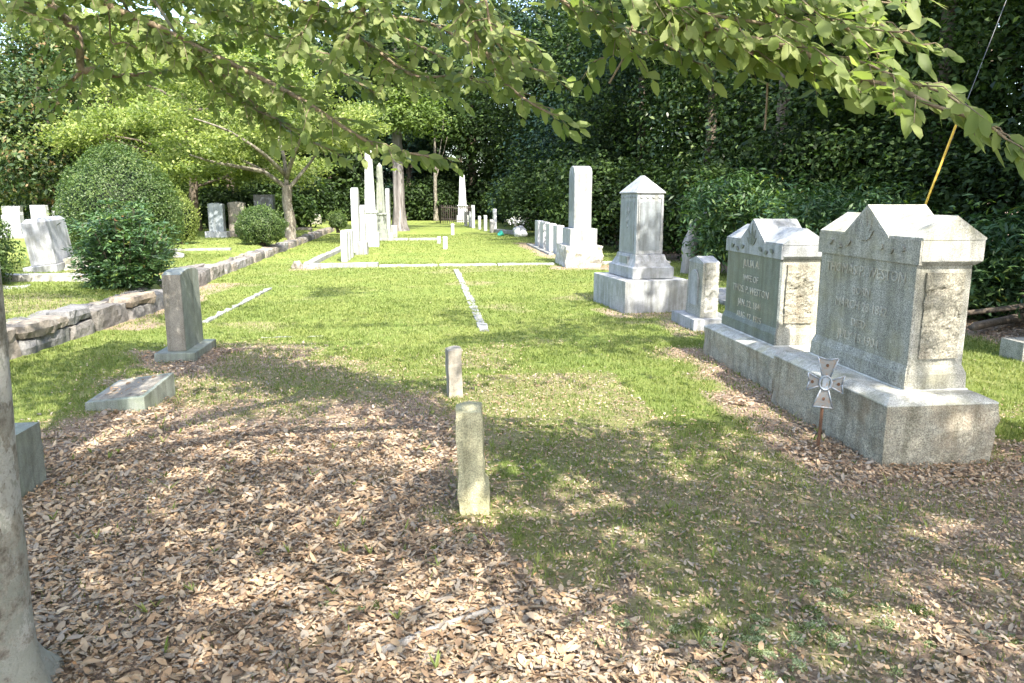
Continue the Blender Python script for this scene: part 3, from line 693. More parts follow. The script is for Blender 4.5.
# kerbs
def kerb(pts, w, h, mat, label, group='stone kerbs around the plots', seed=0, z=0, wob=.012):
    o = bmesh.new()
    for (x0, y0), (x1, y1) in zip(pts, pts[1:]):
        L = math.hypot(x1-x0, y1-y0); n = max(1, int(L/1.1)); dx, dy = (x1-x0)/L, (y1-y0)/L
        for k in range(n):
            a = L*k/n+.006; b = L*(k+1)/n-.006
            r = roughbox(0, b-a, -w/2, w/2, z-.08, z+h+random.uniform(-.01, .01), wob, .12, 5, seed+k, keep_top=False, round_=.008)
            for v in r.verts:
                u, s = v.co.x+a, v.co.y; v.co.x = x0+dx*u-dy*s; v.co.y = y0+dy*u+dx*s
            me = bpy.data.meshes.new('t'); r.to_mesh(me); r.free(); o.from_mesh(me); bpy.data.meshes.remove(me)
    ob = build('kerb', o, mat); tag(ob, label, 'kerb', group); return ob
kerb([(-2.95, 17.9), (-1.2, 17.9)], .3, .11, 'concrete_white', 'white concrete kerb at the left front of the middle plot', seed=1)
kerb([(-1.2, 17.92), (3.05, 17.95)], .26, .05, 'concrete', 'low grey kerb crossing the lawn towards the shaft monument', seed=2)
kerb([(-2.9, 18.2), (-2.75, 24.6)], .2, .1, 'concrete_white', 'pale kerb running back along the left side of the middle plot', seed=3)
kerb([(4.15, 18.0), (6.0, 18.1)], .3, .07, 'concrete', 'short grey kerb right of the shaft monument', seed=4)
kerb([(-2.0, 29.3), (.4, 29.4)], .3, .09, 'concrete_white', 'pale kerb crossing the lawn below the grey trunk', seed=5)
kerb([(3.2, 36.0), (4.0, 33.2)], .35, .16, 'concrete_white', 'pale kerb at the far right plot running to the boulder', seed=6)
kerb([(3.5, 21.1), (3.5, 25.9)], .16, .05, 'concrete_white', 'thin white kerb in front of the four white headstones', seed=7)
kerb([(.655, 8.9), (.63, 12.9), (.60, 16.9)], .11, .014, 'concrete_white', 'thin white line of edging stones in the middle lawn', seed=8, wob=.02)
kerb([(-2.96, 10.0), (-2.87, 13.6)], .09, .014, 'concrete_white', 'thin white edging line left on the lawn', seed=9, wob=.02)
kerb([(-2.0, 8.85), (-.9, 8.83)], .06, .006, 'concrete', 'half buried edging line crossing the near lawn', seed=10, wob=.02)
kerb([(-7.4, 13.1), (-5.35, 13.0)], .3, .13, 'concrete', 'grey concrete kerb in front of the leaning stone in the left plot', seed=11, z=.25)
kerb([(-7.2, 20.2), (-5.2, 20.4)], .2, .06, 'concrete_white', 'low pale kerb between the bushes in the left plot', seed=12, z=.25)
kerb([(-6.9, 33.0), (-5.0, 33.0)], .25, .12, 'granite_brown', 'dark kerb behind the dogwood in the left plot', seed=13, z=.25)
kerb([(-6.9, 11.9), (-6.15, 12.1)], .5, .03, 'concrete', 'flat grey slab edge beside the left bush', seed=14, z=.25)
s = roughbox(-.5, .55, -1.0, 1.0, 0, .07, .015, .15, 4, 3); so_ = build('grave_slab', s, 'concrete_white'); so_.location = (4.95, 11.4, 0); tag(so_, 'flat pale grave slab on the grass behind the small gravestone', 'grave slab')
s = roughbox(-.42, .42, -.35, .35, 0, .06, .015, .12, 4, 8); so_ = build('grave_slab', s, 'concrete_white'); so_.location = (4.9, 9.75, 0); tag(so_, 'smaller flat slab just in front of the pale grave slab', 'grave slab')

def rocks(x, y, z, r, mat, label, cat='rock', sq=(1, 1, .7), seed=0, group=None):
    bm = bmesh.new(); bmesh.ops.create_icosphere(bm, subdivisions=3, radius=r)
    for v in bm.verts:
        k = 1+.35*noise.noise(v.co*2.2/r*.6+Vector((seed, 0, 0)))+.12*noise.noise(v.co*6/r+Vector((seed, 5, 0)))
        v.co = Vector((v.co.x*sq[0]*k, v.co.y*sq[1]*k, v.co.z*sq[2]*k))
    o = build('rock', bm, mat); o.location = (x, y, z); tag(o, label, cat, group); return o
rocks(3.85, 31.5, .2, .3, 'marble', 'white boulder at the far right below the dark shrubs', sq=(1.0, 1, .9), seed=3)
rocks(-3.07, 17.75, .04, .12, 'granite_brown', 'dark broken stone at the left end of the white kerb', seed=5, sq=(1, 1, 1.1))
rocks(-2.75, 17.6, .02, .09, 'concrete', 'small broken grey stone lying before the white kerb', seed=7)
rocks(-5.75, 17.9, .3, .13, 'concrete_white', 'pale rock lying on the grass right of the round clipped bush', seed=9)

# flower pot with white flowers
def flowers():
    t = empty('flower_pot', (3.0, 32.4, .02), 'small teal flower holder lying on the lawn before the boulder', 'flower pot'); t.rotation_euler.y = R(60)
    bm = tube(bmesh.new(), [(0, 0, 0), (0, 0, .1), (0, 0, .24), (0, 0, .22)], [.07, .1, .14, .11], 12); build('pot', bm, 'teal', t)
    t2 = empty('white_flowers', (3.85, 32.3, 0), 'bunch of white flowers behind the boulder', 'flowers')
    n = 260; p = rng.normal(size=(n, 3))*[.22, .2, .1]+[0, 0, .62]; leaves('blossoms', p, rng.normal(size=(n, 3)), np.full(n, .07), 'petal', t2, .8)
    bm = bmesh.new()
    for k in range(14):
        e = (random.gauss(0, .2), random.gauss(0, .15), .6); tube(bm, [(0, 0, 0), (e[0]*.4, e[1]*.4, .35), e], .008, 4)
    build('stems', bm, 'bark', t2)
flowers()

# footstones and near stones
def footstone(x, y, w, d, h, mat, label, foot, lean, seed):
    t = empty('footstone', (x, y, 0), label, 'footstone', 'two narrow footstones in the foreground', lean[2]); t.rotation_euler.x, t.rotation_euler.y = lean[:2]
    bm = roughbox(-w/2, w/2, -d/2, d/2, -.1, h, .006, .03, 8, seed, keep_top=False, round_=.005)
    for v in bm.verts:
        if v.co.z > h-.04: v.co.z += -.02+.14*(v.co.y+d/2) if foot else .12*(v.co.x)
        if foot and v.co.z < .16: v.co.x *= 1.28 if v.co.x > 0 else 1.04; v.co.y *= 1.15
    build('shaft', bm, mat, t)
footstone(.205, 3.66, .135, .15, .56, 'fieldstone_yellow', 'taller yellowish footstone nearest the camera, standing in fallen leaves', True, (R(-2), R(-2.2), R(-6)), 3)
footstone(.185, 5.93, .115, .13, .41, 'granite_rust', 'shorter mottled footstone just behind the taller yellowish one', False, (R(2), R(-1), R(10)), 9)
t = empty('headstone', (-2.535, 7.9, 0), 'upright grey granite headstone on its own base, left of the leaf covered ground', 'gravestone')
build('base', box(-.19, .2, -.4, .36, -.05, .095), 'granite_green', t, bevel=.008)
build('slab', prism(bmesh.new(), [(-.29, .096), (.29, .096), (.285, .86)]+[(u*.285, .9-.035*abs(u)**2.2) for u in (.7, .35, 0, -.35, -.7)]+[(-.285, .86)], 'x', -.092, .09), 'granite_green', t, bevel=.005)
build('edge_face', loft(bmesh.new(), [(.1, -.088, .086, -.299, -.28), (.86, -.088, .086, -.292, -.28)]), 'granite_brown', t)
def slant():
    t = empty('grave_marker', (-2.36, 5.98, 0), 'low slanted granite marker half covered with leaves, left foreground', 'grave marker'); t.rotation_euler.z = R(-9)
    bm = bmesh.new(); x0, x1, y0, y1 = -.25, .22, -.23, .25
    zt = [(x0, y0, .065), (x1, y0, .12), (x1, y1, .2), (x0, y1, .13)]
    B = [bm.verts.new((a, b, -.05)) for a, b, c in zt]; T = [bm.verts.new(p) for p in zt]
    bm.faces.new(B[::-1]); bm.faces.new(T)
    for i in range(4): bm.faces.new((B[i], B[(i+1) % 4], T[(i+1) % 4], T[i]))
    build('block', bm, 'granite_green', t, bevel=.006)
    bm = bmesh.new(); k = .84; P = [bm.verts.new((a*k, b*k, .129+(c-.129)*k+.003)) for a, b, c in zt]; P2 = [bm.verts.new((v.co.x, v.co.y, v.co.z-.02)) for v in P]
    bm.faces.new(P); bm.faces.new(P2[::-1])
    for i in range(4): bm.faces.new((P2[i], P2[(i+1) % 4], P[(i+1) % 4], P[i]))
    build('name_panel', bm, 'granite_brown', t)
    n = 26; px = rng.uniform(-.2, .16, n); py = rng.uniform(-.18, .2, n); pz = .14+px*.1+py*.14
    leaves('leaves_on_top', np.stack([px, py, pz], 1), np.stack([rng.normal(0, .3, n), rng.normal(0, .3, n), np.ones(n)], 1), rng.uniform(.03, .07, n), 'litter', t, .4, shape='leaf', fold=.08, curl=.12)['kind'] = 'stuff'
slant()
o = build('grave_marker', roughbox(-.2, .2, -.17, .17, -.05, .36, .006, .05, 7, 12), 'granite_green'); o.location = (-2.41, 4.12, 0); tag(o, 'plain squat grey stone block beside the pale tree trunk', 'grave marker')
o = build('grave_marker', roughbox(-.2, .2, -.15, .15, -.05, .19, .006, .05, 7, 14), 'granite_grey'); o.location = (6.05, 6.75, 0); tag(o, 'small grey stone on the sunny grass at the right edge of the picture', 'grave marker')

# ------------------------------------------------------------------ left raised plots
def stone_wall():
    o = bmesh.new(); tints = []
    def add(r, tn):
        me = bpy.data.meshes.new('t'); r.to_mesh(me); r.free(); n = len(me.vertices); o.from_mesh(me); bpy.data.meshes.remove(me); tints.extend([tn]*n)
    for off, zlo, zhi in ((0, 0, 1), (-.3, .6, 1)):
        y = 5.6+off
        while y < 38:
            L = random.uniform(.35, .95)
            if 11.75 < y < 12.9: y += L; continue
            H = (.30 if y < 9 else .27 if y < 16 else .2)+random.uniform(-.03, .03)
            split = off == 0 and random.random() < .3 and y < 14
            x = float(wallx(y+L/2)); slope = float(wallx(y+L)-wallx(y))
            segs = [(-.12, H)] if not split else [(-.12, H*.52), (H*.54, H)]
            if off: segs = [(.02, H-.02)]
            for z0, z1 in segs:
                ww = .15
                r = roughbox(-ww, ww, 0, L-.02, z0, z1, .028, .07, 3.5, random.random()*50, keep_top=False, round_=.022)
                jj = random.uniform(-.03, .03); an = random.uniform(-.05, .05)
                for v in r.verts:
                    v.co.x += x+off+jj+slope*(v.co.y/L-.5)+an*v.co.y; v.co.y += y
                add(r, random.random())
            y += L
    ob = build('stone_wall', o, 'fieldstone')
    a = ob.data.attributes.new('tint', 'FLOAT', 'POINT'); a.data.foreach_set('value', np.array(tints, np.float32))
    tag(ob, 'low rough fieldstone retaining wall along the left plots', 'stone wall')
stone_wall()
Z = .25
t = empty('headstone', (-7.2, 15.2, Z), 'large pale leaning headstone on a broken base, left of the leafy shrub', 'gravestone'); t.rotation_euler = (R(2), R(-6), R(4))
build('slab', loft(bmesh.new(), [(.14, -.22, .22, -.42, .48), (.93, -.22, .22, -.42, .48), (1.0, -.15, .15, -.36, .42)]), 'granite_light', t, bevel=.01)
build('base', box(-.32, .26, -.55, .58, -.1, .136), 'granite_light', t, bevel=.01)
rb = roughbox(.3, .75, -.3, .3, -.1, .2, .05, .08, 4, 5); build('base_fragment', rb, 'granite_light_rock', t)
headstone(-6.9, 17.2, .8, .3, 1.05, 'granite_panel', 'bluish grey headstone behind the leafy shrub in the left plot', 'headstones in the left plots', z0=Z, top='arch')
headstone(-7.85, 13.7+.2, .34, .34, .28, 'marble', 'small white stone with pyramid top below the white tall stone at left', 'headstones in the left plots', z0=Z, top='gable')
t = headstone(-11.0, 19.8, .5, .5, 1.45, 'marble', 'tall white rounded stone at the far left above the small pyramid stone', 'headstones in the left plots', z0=Z, top='round')
for x, y, w, h, mt, lab, ax in ((-14.2, 27.5, .6, .65, 'granite_light', 'bluish flat topped headstone at far left behind the tall white rounded stone', 'x'), (-15.4, 30.0, .5, .7, 'marble', 'white block headstone at far left, right of the bluish one', 'x'),
        (-14.8, 30.6, .55, .95, 'marble', 'tall white flat topped headstone behind the leaning stone', 'x'), (-15.6, 34.0, .6, 1.0, 'marble', 'small white rounded stone right of the tall flat topped one at far left', 'x'), (-16.9, 27.0, .5, .75, 'marble', 'white headstone at the left border of the picture', 'x'),
        (-17.0, 33, .7, .9, 'marble', 'white headstone far back in the left plots beside the left border', 'x')):
    headstone(x, y, w, .25, h, mt, lab, 'headstones in the left plots', z0=Z, axis=ax, top='round' if 'rounded' in lab.split('behind')[0].split('of')[0] else 'flat', base=(w+.2, .4, .15, mt))
headstone(-7.35, 27.2, .5, .3, .98, 'granite_panel', 'grey headstone, left one of the pair left of the round ball bush', 'dark headstones beside the ball bush', z0=Z, axis='x', top='arch', base=(.75, .5, .22, 'granite_light'))
headstone(-6.75, 27.6, .55, .3, 1.02, 'granite_brown', 'dark streaked headstone, right one of the pair left of the round ball bush', 'dark headstones beside the ball bush', z0=Z, axis='x', top='arch', base=(.7, .5, .22, 'granite_brown'))
headstone(-6.5, 31.0, .75, .4, 1.35, 'black_granite', 'tall black headstone rising behind the round ball bush', 'dark headstones beside the ball bush', z0=Z, axis='x', top='flat', base=(1, .6, .15, 'black_granite'))
headstone(-5.75, 30.5, .45, .5, .18, 'black_granite', 'low dark stone inside the kerb behind the dogwood', z0=Z, axis='x')
headstone(-6.3, 41.0, 1.2, .4, .55, 'granite_grey', 'wide grey headstone far back left of the small round shrub', 'far headstones at the wood edge', z0=Z, axis='x', top='arch')
headstone(-6.9, 41.6, .6, .4, .35, 'granite_grey', 'small dull stone beside the wide grey one far back', 'far headstones at the wood edge', z0=Z, axis='x', top='arch')

# iron fence below the far obelisk
def iron_fence():
    t = empty('iron_fence', (1.1, 49, 0), 'low black iron plot fence left of the distant obelisk', 'fence')
    for x0, x1, y0, y1 in ((-.3, 1.8, 0, 0), (-.3, -.3, 0, 4), (-.3, 1.8, 4, 4)):
        bm = bmesh.new(); L = math.hypot(x1-x0, y1-y0); n = int(L/.14)
        for k in range(n+1):
            f = k/n; x = x0+(x1-x0)*f; y = y0+(y1-y0)*f; tube(bm, [(x, y, 0), (x, y, 1.1), (x, y, 1.18)], [.018, .018, .002], 5)
        for z in (.2, 1.0): tube(bm, [(x0, y0, z), (x1, y1, z)], .02, 5)
        build('fence_panel', bm, 'iron_black', t)
iron_fence()

# ------------------------------------------------------------------ plants
def crown_points(lobes, ncl, per, spread, surf=.55):
    """leaf positions and outward directions spread in clumps through ellipsoid lobes"""
    vol = np.array([l[3]*l[4]*l[5] for l in lobes])**.8; idx = rng.choice(len(lobes), ncl, p=vol/vol.sum())
    Lb = np.array(lobes)[idx]; d = unit(rng.normal(size=(ncl, 3))); r = (surf+(1-surf)*rng.random((ncl, 1)))*(1+.12*rng.normal(size=(ncl, 1)))
    cen = Lb[:, :3]+d*r*Lb[:, 3:6]; out = unit(d/Lb[:, 3:6])
    P = np.repeat(cen, per, 0)+rng.normal(size=(ncl*per, 3))*spread*np.array([1, 1, .45]); O = np.repeat(out, per, 0)
    ct = np.repeat(rng.random(ncl), per)
    return P, O, ct
def light_corridor(P):
    """thin the high crown where it would keep the sun from the low branches"""
    t = (P[:, 2]-2.35)/SDn[2]; gx = P[:, 0]-SDn[0]*t; gy = P[:, 1]-SDn[1]*t
    return ~((P[:, 2] > 3.4) & (gx > -3.2) & (gx < 2.2) & (gy > 2.1-.25*gx) & (gy < 6.3) & (gy > 2.5-.25*gx) & (rng.random(len(P)) < .72))
def crown(lobes, ncl, per, spread, size, mat, parent, asp=.5, surf=.55, up=.8, gap=True, thin=0, tmix=.78):
    P, O, ct = crown_points(lobes, ncl, per, spread, surf)
    k = np.ones(len(P), bool)
    base = np.array(parent.location) if parent is not None else np.zeros(3)
    if gap: k = shade_keep(P+base) & light_corridor(P+base)
    P, O, ct = P[k], O[k], ct[k]; n = len(P)
    if n == 0: return 0
    nr = O*.5+np.array([0, 0, up])+rng.normal(size=(n, 3))*.55
    tn = np.clip(ct*tmix+rng.random(n)*(1-tmix), 0, 1)
    leaves('crown', P, nr, size*rng.uniform(.7, 1.25, n), mat, parent, asp, tn); return n
def trunk_mesh(parent, h, r, mat, limbs, seg=10, lean=(0, 0), name='trunk'):
    bm = bmesh.new(); n = 9
    pts = [(lean[0]*(i/n)**1.5+.04*r*10*noise.noise(Vector((i*.6, r*9, h)))*(i > 1), lean[1]*(i/n)**1.5, -.15+(h+.15)*i/n) for i in range(n+1)]
    rad = [r*(1.0-.55*i/n)*(1.45 if i == 0 else 1.12 if i == 1 else 1) for i in range(n+1)]
    tube(bm, smooth_path(pts, 2), list(np.interp(np.linspace(0, n, 2*n+1), range(n+1), rad)), seg, jit=.2)
    for (f, end, rr) in limbs:
        k = f*n; i = min(int(k), n-1); p = Vector(pts[i]).lerp(Vector(pts[i+1]), k-i); e = Vector(end)
        mid = p.lerp(e, .5)+Vector((random.uniform(-.1, .1), random.uniform(-.1, .1), .12))*(e-p).length*.5
        tube(bm, smooth_path([p, mid, e], 4), list(np.linspace(rr, rr*.3, 9)), 6)
    return build(name, bm, mat, parent, smooth=True)
TOT = 0
def tree(name, x, y, h, r, lobes, ncl, per, spread, size, mat, label, cat='tree', group=None, bark_='bark', limbs=6, surf=.5, gap=True, z=0, asp=.5, hl=None, up=.8):
    global TOT
    t = empty(name, (x, y, z), label, cat, group)
    lm = []
    for k in range(limbs):
        l = lobes[k % len(lobes)]; d = Vector((random.gauss(0, 1), random.gauss(0, 1), random.gauss(0, .6))).normalized()
        lm.append((random.uniform(.45, .95), (l[0]+d.x*l[3]*.6, l[1]+d.y*l[4]*.6, l[2]+d.z*l[5]*.6), r*.35))
    trunk_mesh(t, hl or h*.72, r, bark_, lm)
    TOT += crown(lobes, ncl, per, spread, size, mat, t, asp, surf, up, gap) or 0
    return t

WOOD = 'trees of the dark wood'
# right wood: tall trees in two ranks with understorey shrubs in front
ords = {}
def wood_label(tone, h, where): return f'{tone} tree in the wood {where}'
RW = [ # x, y, h, rx, material, where
 (9.0, 9.5, 9, 2.5, 'leaf_shaded', 'dark broadleaf tree of the wood rising over the right edge behind the yellow guy guard'),
 (9.6, 13.5, 10, 2.8, 'leaf_mid', 'greener tree of the wood above the second gabled monument'),
 (8.2, 17.0, 10, 2.7, 'leaf_shaded', 'dark tree of the wood above the pedestal monument, right side'),
 (8.2, 21.5, 11, 3.0, 'leaf_sunfleck', 'tree of the wood with sun flecks in its leaf colour, between pedestal and gabled monuments'),
 (7.4, 26.0, 11, 3.0, 'leaf_shaded', 'dark tree of the wood directly behind the rounded shaft'),
 (7.8, 32.0, 12, 3.4, 'leaf_blue', 'blue green tree of the wood left of the rounded shaft'),
 (7.2, 39.0, 13, 3.6, 'leaf_shaded', 'tall dark tree of the wood right of the distant obelisk'),
 (8.4, 47.0, 14, 4.0, 'leaf_blue', 'tall blue green tree of the wood above the far right row'),
 (13.5, 8.0, 12, 3.8, 'leaf_shaded', 'tall dark tree deep in the wood beyond the right edge'),
 (13.0, 15.0, 13, 4.0, 'leaf_shaded', 'tall dark tree deep in the wood over the right monuments'),
 (12.5, 23.0, 14, 4.4, 'leaf_shaded', 'tall dark tree deep in the wood over the pedestal monument'),
 (12.0, 33.0, 15, 4.8, 'leaf_shaded', 'tall dark tree deep in the wood over the shaft monument'),
 (11.5, 44.0, 16, 5.2, 'leaf_shaded', 'tall dark tree deep in the wood right of the far row')]
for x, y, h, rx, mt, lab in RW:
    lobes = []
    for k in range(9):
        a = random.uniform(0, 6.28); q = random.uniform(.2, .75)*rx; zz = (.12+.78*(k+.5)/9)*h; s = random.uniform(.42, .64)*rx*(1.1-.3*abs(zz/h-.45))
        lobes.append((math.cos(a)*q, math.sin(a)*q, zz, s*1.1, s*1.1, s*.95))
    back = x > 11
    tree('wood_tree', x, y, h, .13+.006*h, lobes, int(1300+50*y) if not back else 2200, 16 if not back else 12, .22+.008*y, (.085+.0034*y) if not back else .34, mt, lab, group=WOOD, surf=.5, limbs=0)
# far end of the lawn and left back
FB = [(3.5, 60, 16, 5, 'leaf_shaded', 'dark tree right behind the distant obelisk'), (-1.5, 63, 17, 5, 'leaf_blue', 'dark blue green tree closing the end of the lawn'), (-7.5, 60, 15, 5, 'leaf_shaded', 'dark tree behind the grey trunk at the end of the lawn'),
      (-13.5, 56, 13, 5, 'leaf_shaded', 'dark tree far behind the dogwood'), (-20, 58, 12, 5, 'leaf_soft', 'green tree far behind the clipped bush'), (-27, 60, 12, 5.5, 'leaf_soft', 'green tree far back at the left'), (9, 56, 17, 5.5, 'leaf_shaded', 'tall dark tree far behind the row of white posts'),
      (-38, 60, 11, 6, 'leaf_yellow', 'light green tree at the left horizon'), (-21, 52, 15, 5.5, 'leaf_soft', 'tall green tree rising behind the magnolia and the light green trees'), (-12.5, 50, 14, 5, 'leaf_soft', 'tall green tree rising behind the taller light green tree'), (-4.5, 70, 19, 6, 'leaf_shaded', 'very tall dark tree at the very back of the lawn'), (-11, 68, 16, 6, 'leaf_shaded', 'very tall dark tree at the back left of the lawn'),
      (3, 72, 21, 6.5, 'leaf_shaded', 'very tall dark tree at the very back behind the distant obelisk'), (12, 68, 20, 6.5, 'leaf_shaded', 'very tall dark tree at the very back right of the distant obelisk'), (19, 50, 19, 6.5, 'leaf_shaded', 'very tall dark tree far right in the deep wood behind the shaft'),
      (18.5, 36, 18, 6, 'leaf_shaded', 'very tall dark tree in the deep wood behind the pedestal monument'), (18.5, 24, 16, 5.5, 'leaf_shaded', 'very tall dark tree in the deep wood behind the second gabled monument'), (19, 13, 15, 5.5, 'leaf_shaded', 'very tall dark tree in the deep wood beyond the right edge'), (-19, 70, 15, 6, 'leaf_shaded', 'tall dark tree at the back behind the light green trees')]
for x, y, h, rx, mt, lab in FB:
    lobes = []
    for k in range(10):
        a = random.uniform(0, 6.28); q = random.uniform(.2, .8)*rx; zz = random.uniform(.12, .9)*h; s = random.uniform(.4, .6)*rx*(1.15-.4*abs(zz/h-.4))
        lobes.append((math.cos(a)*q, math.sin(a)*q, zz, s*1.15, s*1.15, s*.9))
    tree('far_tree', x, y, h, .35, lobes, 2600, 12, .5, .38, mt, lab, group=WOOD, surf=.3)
# understorey shrubs along the wood edge
US = [(7.6, 7.2, 1.1, 1.5, 'leaf_nandina', 'lanky green shrub at the right edge beyond the sunny grass'), (7.3, 9.6, 1.2, 1.7, 'leaf_nandina', 'bushy shrub behind the nearest monument'), (7.0, 12.3, 1.4, 2.0, 'leaf_nandina', 'feathery shrub behind the second gabled monument'),
      (6.6, 14.8, 1.5, 2.4, 'leaf_nandina', 'wide feathery shrub between the gabled monuments and pedestal'), (6.7, 18.5, 1.6, 2.6, 'leaf_shaded', 'dark shrub right behind the pedestal monument'), (5.9, 22.5, 1.7, 3.0, 'leaf_shaded', 'dark shrub right behind the rounded shaft'),
      (5.6, 27.0, 1.8, 3.2, 'leaf_mid', 'drooping green shrub behind the four white headstones'), (5.5, 32.5, 1.9, 3.4, 'leaf_shaded', 'dark shrub behind the white boulder'), (5.4, 38, 2.0, 3.2, 'leaf_shaded', 'dark shrub right of the tall white post stone'),
      (5.7, 44, 1.5, 2.9, 'leaf_blue', 'greyish shrub right of the distant obelisk'), (6.4, 52, 2.2, 3.2, 'leaf_shaded', 'dark shrub behind the far row of stones'), (-.5, 57, 2.5, 2.8, 'leaf_shaded', 'dark shrub closing the lawn left of the distant obelisk'),
      (-5, 56, 2.4, 2.6, 'leaf_shaded', 'dark shrub at the lawn end behind the grey trunk'), (-9.5, 50, 2.4, 3.0, 'leaf_shaded', 'dark shrub at the wood edge behind the dogwood'), (-9.0, 36, 1.6, 2.0, 'leaf_shaded', 'dark shrub behind the pair of headstones'), (-6.6, 36, 1.1, 1.8, 'leaf_mid', 'rounded green shrub behind the black headstone'),
      (-14.5, 44, 2.5, 3.0, 'leaf_soft', 'green shrub behind the clipped bush'), (-20.5, 44, 2.6, 2.6, 'leaf_soft', 'green shrub far left behind the white stones'), (-27, 46, 3.0, 2.8, 'leaf_yellow', 'sunlit light green shrub at the left border'), (-33, 48, 3.0, 2.4, 'leaf_mid', 'green shrub at the left horizon'),
      (2.4, 59, 2.6, 2.8, 'leaf_shaded', 'dark shrub right behind the distant obelisk'), (8.5, 5.0, 1.4, 2.4, 'leaf_shaded', 'dark shrub beyond the right border'),
      (10.8, 8.5, 2.2, 3.8, 'leaf_shaded', 'big dark shrub deep in the wood at the right edge'), (10.3, 12.5, 2.2, 4.0, 'leaf_shaded', 'big dark shrub deep in the wood behind the nearest monument'), (9.8, 17, 2.3, 4.2, 'leaf_shaded', 'big dark shrub deep in the wood behind the second gabled monument'), (9.4, 22.5, 2.6, 4.4, 'leaf_shaded', 'big dark shrub deep in the wood behind the pedestal'), (9.2, 29, 3, 4.6, 'leaf_shaded', 'big dark shrub deep in the wood behind the white headstones'), (8.8, 37, 3.2, 4.8, 'leaf_shaded', 'big dark shrub deep in the wood behind the boulder'), (8.5, 47, 3.4, 5, 'leaf_shaded', 'big dark shrub deep in the wood behind the far row'), (0, 66, 4.5, 5.5, 'leaf_shaded', 'big dark shrub at the very end of the lawn'), (-9, 64, 4.5, 5.5, 'leaf_shaded', 'big dark shrub at the end of the lawn on the left'), (8, 64, 4.5, 6, 'leaf_shaded', 'big dark shrub at the end of the lawn on the right'), (-17, 62, 4.5, 5, 'leaf_shaded', 'big dark shrub far behind the clipped bush'), (-8.0, 47, 2.4, 3.4, 'leaf_shaded', 'dark shrub behind the wide grey headstone'), (-27, 62, 4.5, 5, 'leaf_shaded', 'big dark shrub far back at the left border'), (-38, 58, 4.5, 5, 'leaf_mid', 'big green shrub at the far left horizon')]
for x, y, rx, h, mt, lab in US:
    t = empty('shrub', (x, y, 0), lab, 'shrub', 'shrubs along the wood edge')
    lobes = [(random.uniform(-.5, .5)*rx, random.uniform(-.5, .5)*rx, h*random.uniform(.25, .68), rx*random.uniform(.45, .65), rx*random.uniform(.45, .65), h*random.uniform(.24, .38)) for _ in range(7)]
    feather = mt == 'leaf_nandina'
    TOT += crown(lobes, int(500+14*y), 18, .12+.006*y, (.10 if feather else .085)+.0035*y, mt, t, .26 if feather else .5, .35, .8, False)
    bm = bmesh.new()
    for k in range(9):
        l = lobes[k % 7]; b0 = (random.uniform(-.3, .3), random.uniform(-.3, .3), -.05); tube(bm, smooth_path([b0, (l[0]*.5, l[1]*.5, l[2]*.5), l[:3]], 3), list(np.linspace(.025, .008, 7)), 5)
    build('stems', bm, 'bark', t)
# leaning dead stump by the pedestal
t = empty('tree_stump', (5.6, 15.6, 0), 'leaning grey dead stump between pedestal and small gravestone, before the shrubs', 'tree stump')
build('stump', tube(bmesh.new(), smooth_path([(0, 0, -.1), (.02, 0, .5), (.14, .1, .95), (.45, .1, 1.3)], 4), list(np.linspace(.2, .1, 13)), 10, jit=.5), 'bark_dead', t, smooth=True)
# fallen logs at the right edge
for k, (a, b, r_, lab) in enumerate((((6.4, 8.0, .1), (8.6, 8.9, .2), .09, 'dark fallen log under the shrubs at the right edge'), ((6.3, 8.7, .1), (8.8, 8.1, .5), .06, 'thinner fallen branch crossing the dark log at the right edge'))):
    o = build('fallen_log', tube(bmesh.new(), smooth_path([a, ((a[0]+b[0])/2, (a[1]+b[1])/2+.1, (a[2]+b[2])/2-.03), b], 4), r_*.6, 8, jit=.5), 'bark', smooth=True); tag(o, lab, 'log')

# grey tree trunk beyond the white row and slim far tree
t = empty('tree', (-1.45, 38.0, 0), 'tree with thick grey furrowed trunk right of the white obelisks', 'tree', 'trees on the lawn')
bm = bmesh.new(); zz = [-.2, 0, .25, .6, 1.2, 2.2, 4, 6.5, 9]; rr = [.55, .48, .38, .32, .28, .27, .25, .2, .12]
n = 20; rings = []
for z, r_ in zip(zz, rr):
    rings.append([bm.verts.new((math.cos(a)*r_*(1+(.16 if z < 1 else .08)*math.sin(5*a+z)), math.sin(a)*r_*(1+.1*math.sin(4*a)), z)) for a in np.linspace(0, 6.2832, n+1)[:-1]])
for a, b in zip(rings, rings[1:]):
    for k in range(n): bm.faces.new((a[k], a[(k+1) % n], b[(k+1) % n], b[k]))
build('trunk', bm, 'bark_grey', t, smooth=True)
TOT += crown([(0, -1.0, 5.6, 1.7, .9, 1.1), (-1.3, -.7, 5.2, 1.2, .9, .9), (1.2, -.8, 5.5, 1.3, .9, 1.0), (0, -.6, 7, 2, 1, 1.2)], 420, 14, .3, .2, 'leaf_soft', t, .5, .3, .8, False)
bm = bmesh.new()
for e in ((2, .5, 9), (-2, -.5, 8.5), (.5, 2, 10), (-1.2, 1.5, 9.6), (1.5, -1.2, 7.5)): tube(bm, smooth_path([(0, 0, 5.5), (e[0]*.5, e[1]*.5, e[2]*.82), e], 3), list(np.linspace(.12, .03, 7)), 6)
build('limbs', bm, 'bark_grey', t)
TOT += crown([(0, 0, 8.6, 2.4, 2.4, 1.6), (-1.8, 0, 7.6, 1.8, 1.8, 1.1), (1.9, .3, 8, 1.8, 1.8, 1.1), (.3, .4, 10.3, 1.8, 1.8, 1.2)], 700, 14, .3, .22, 'leaf_shaded', t, .5, .4, .8, False)
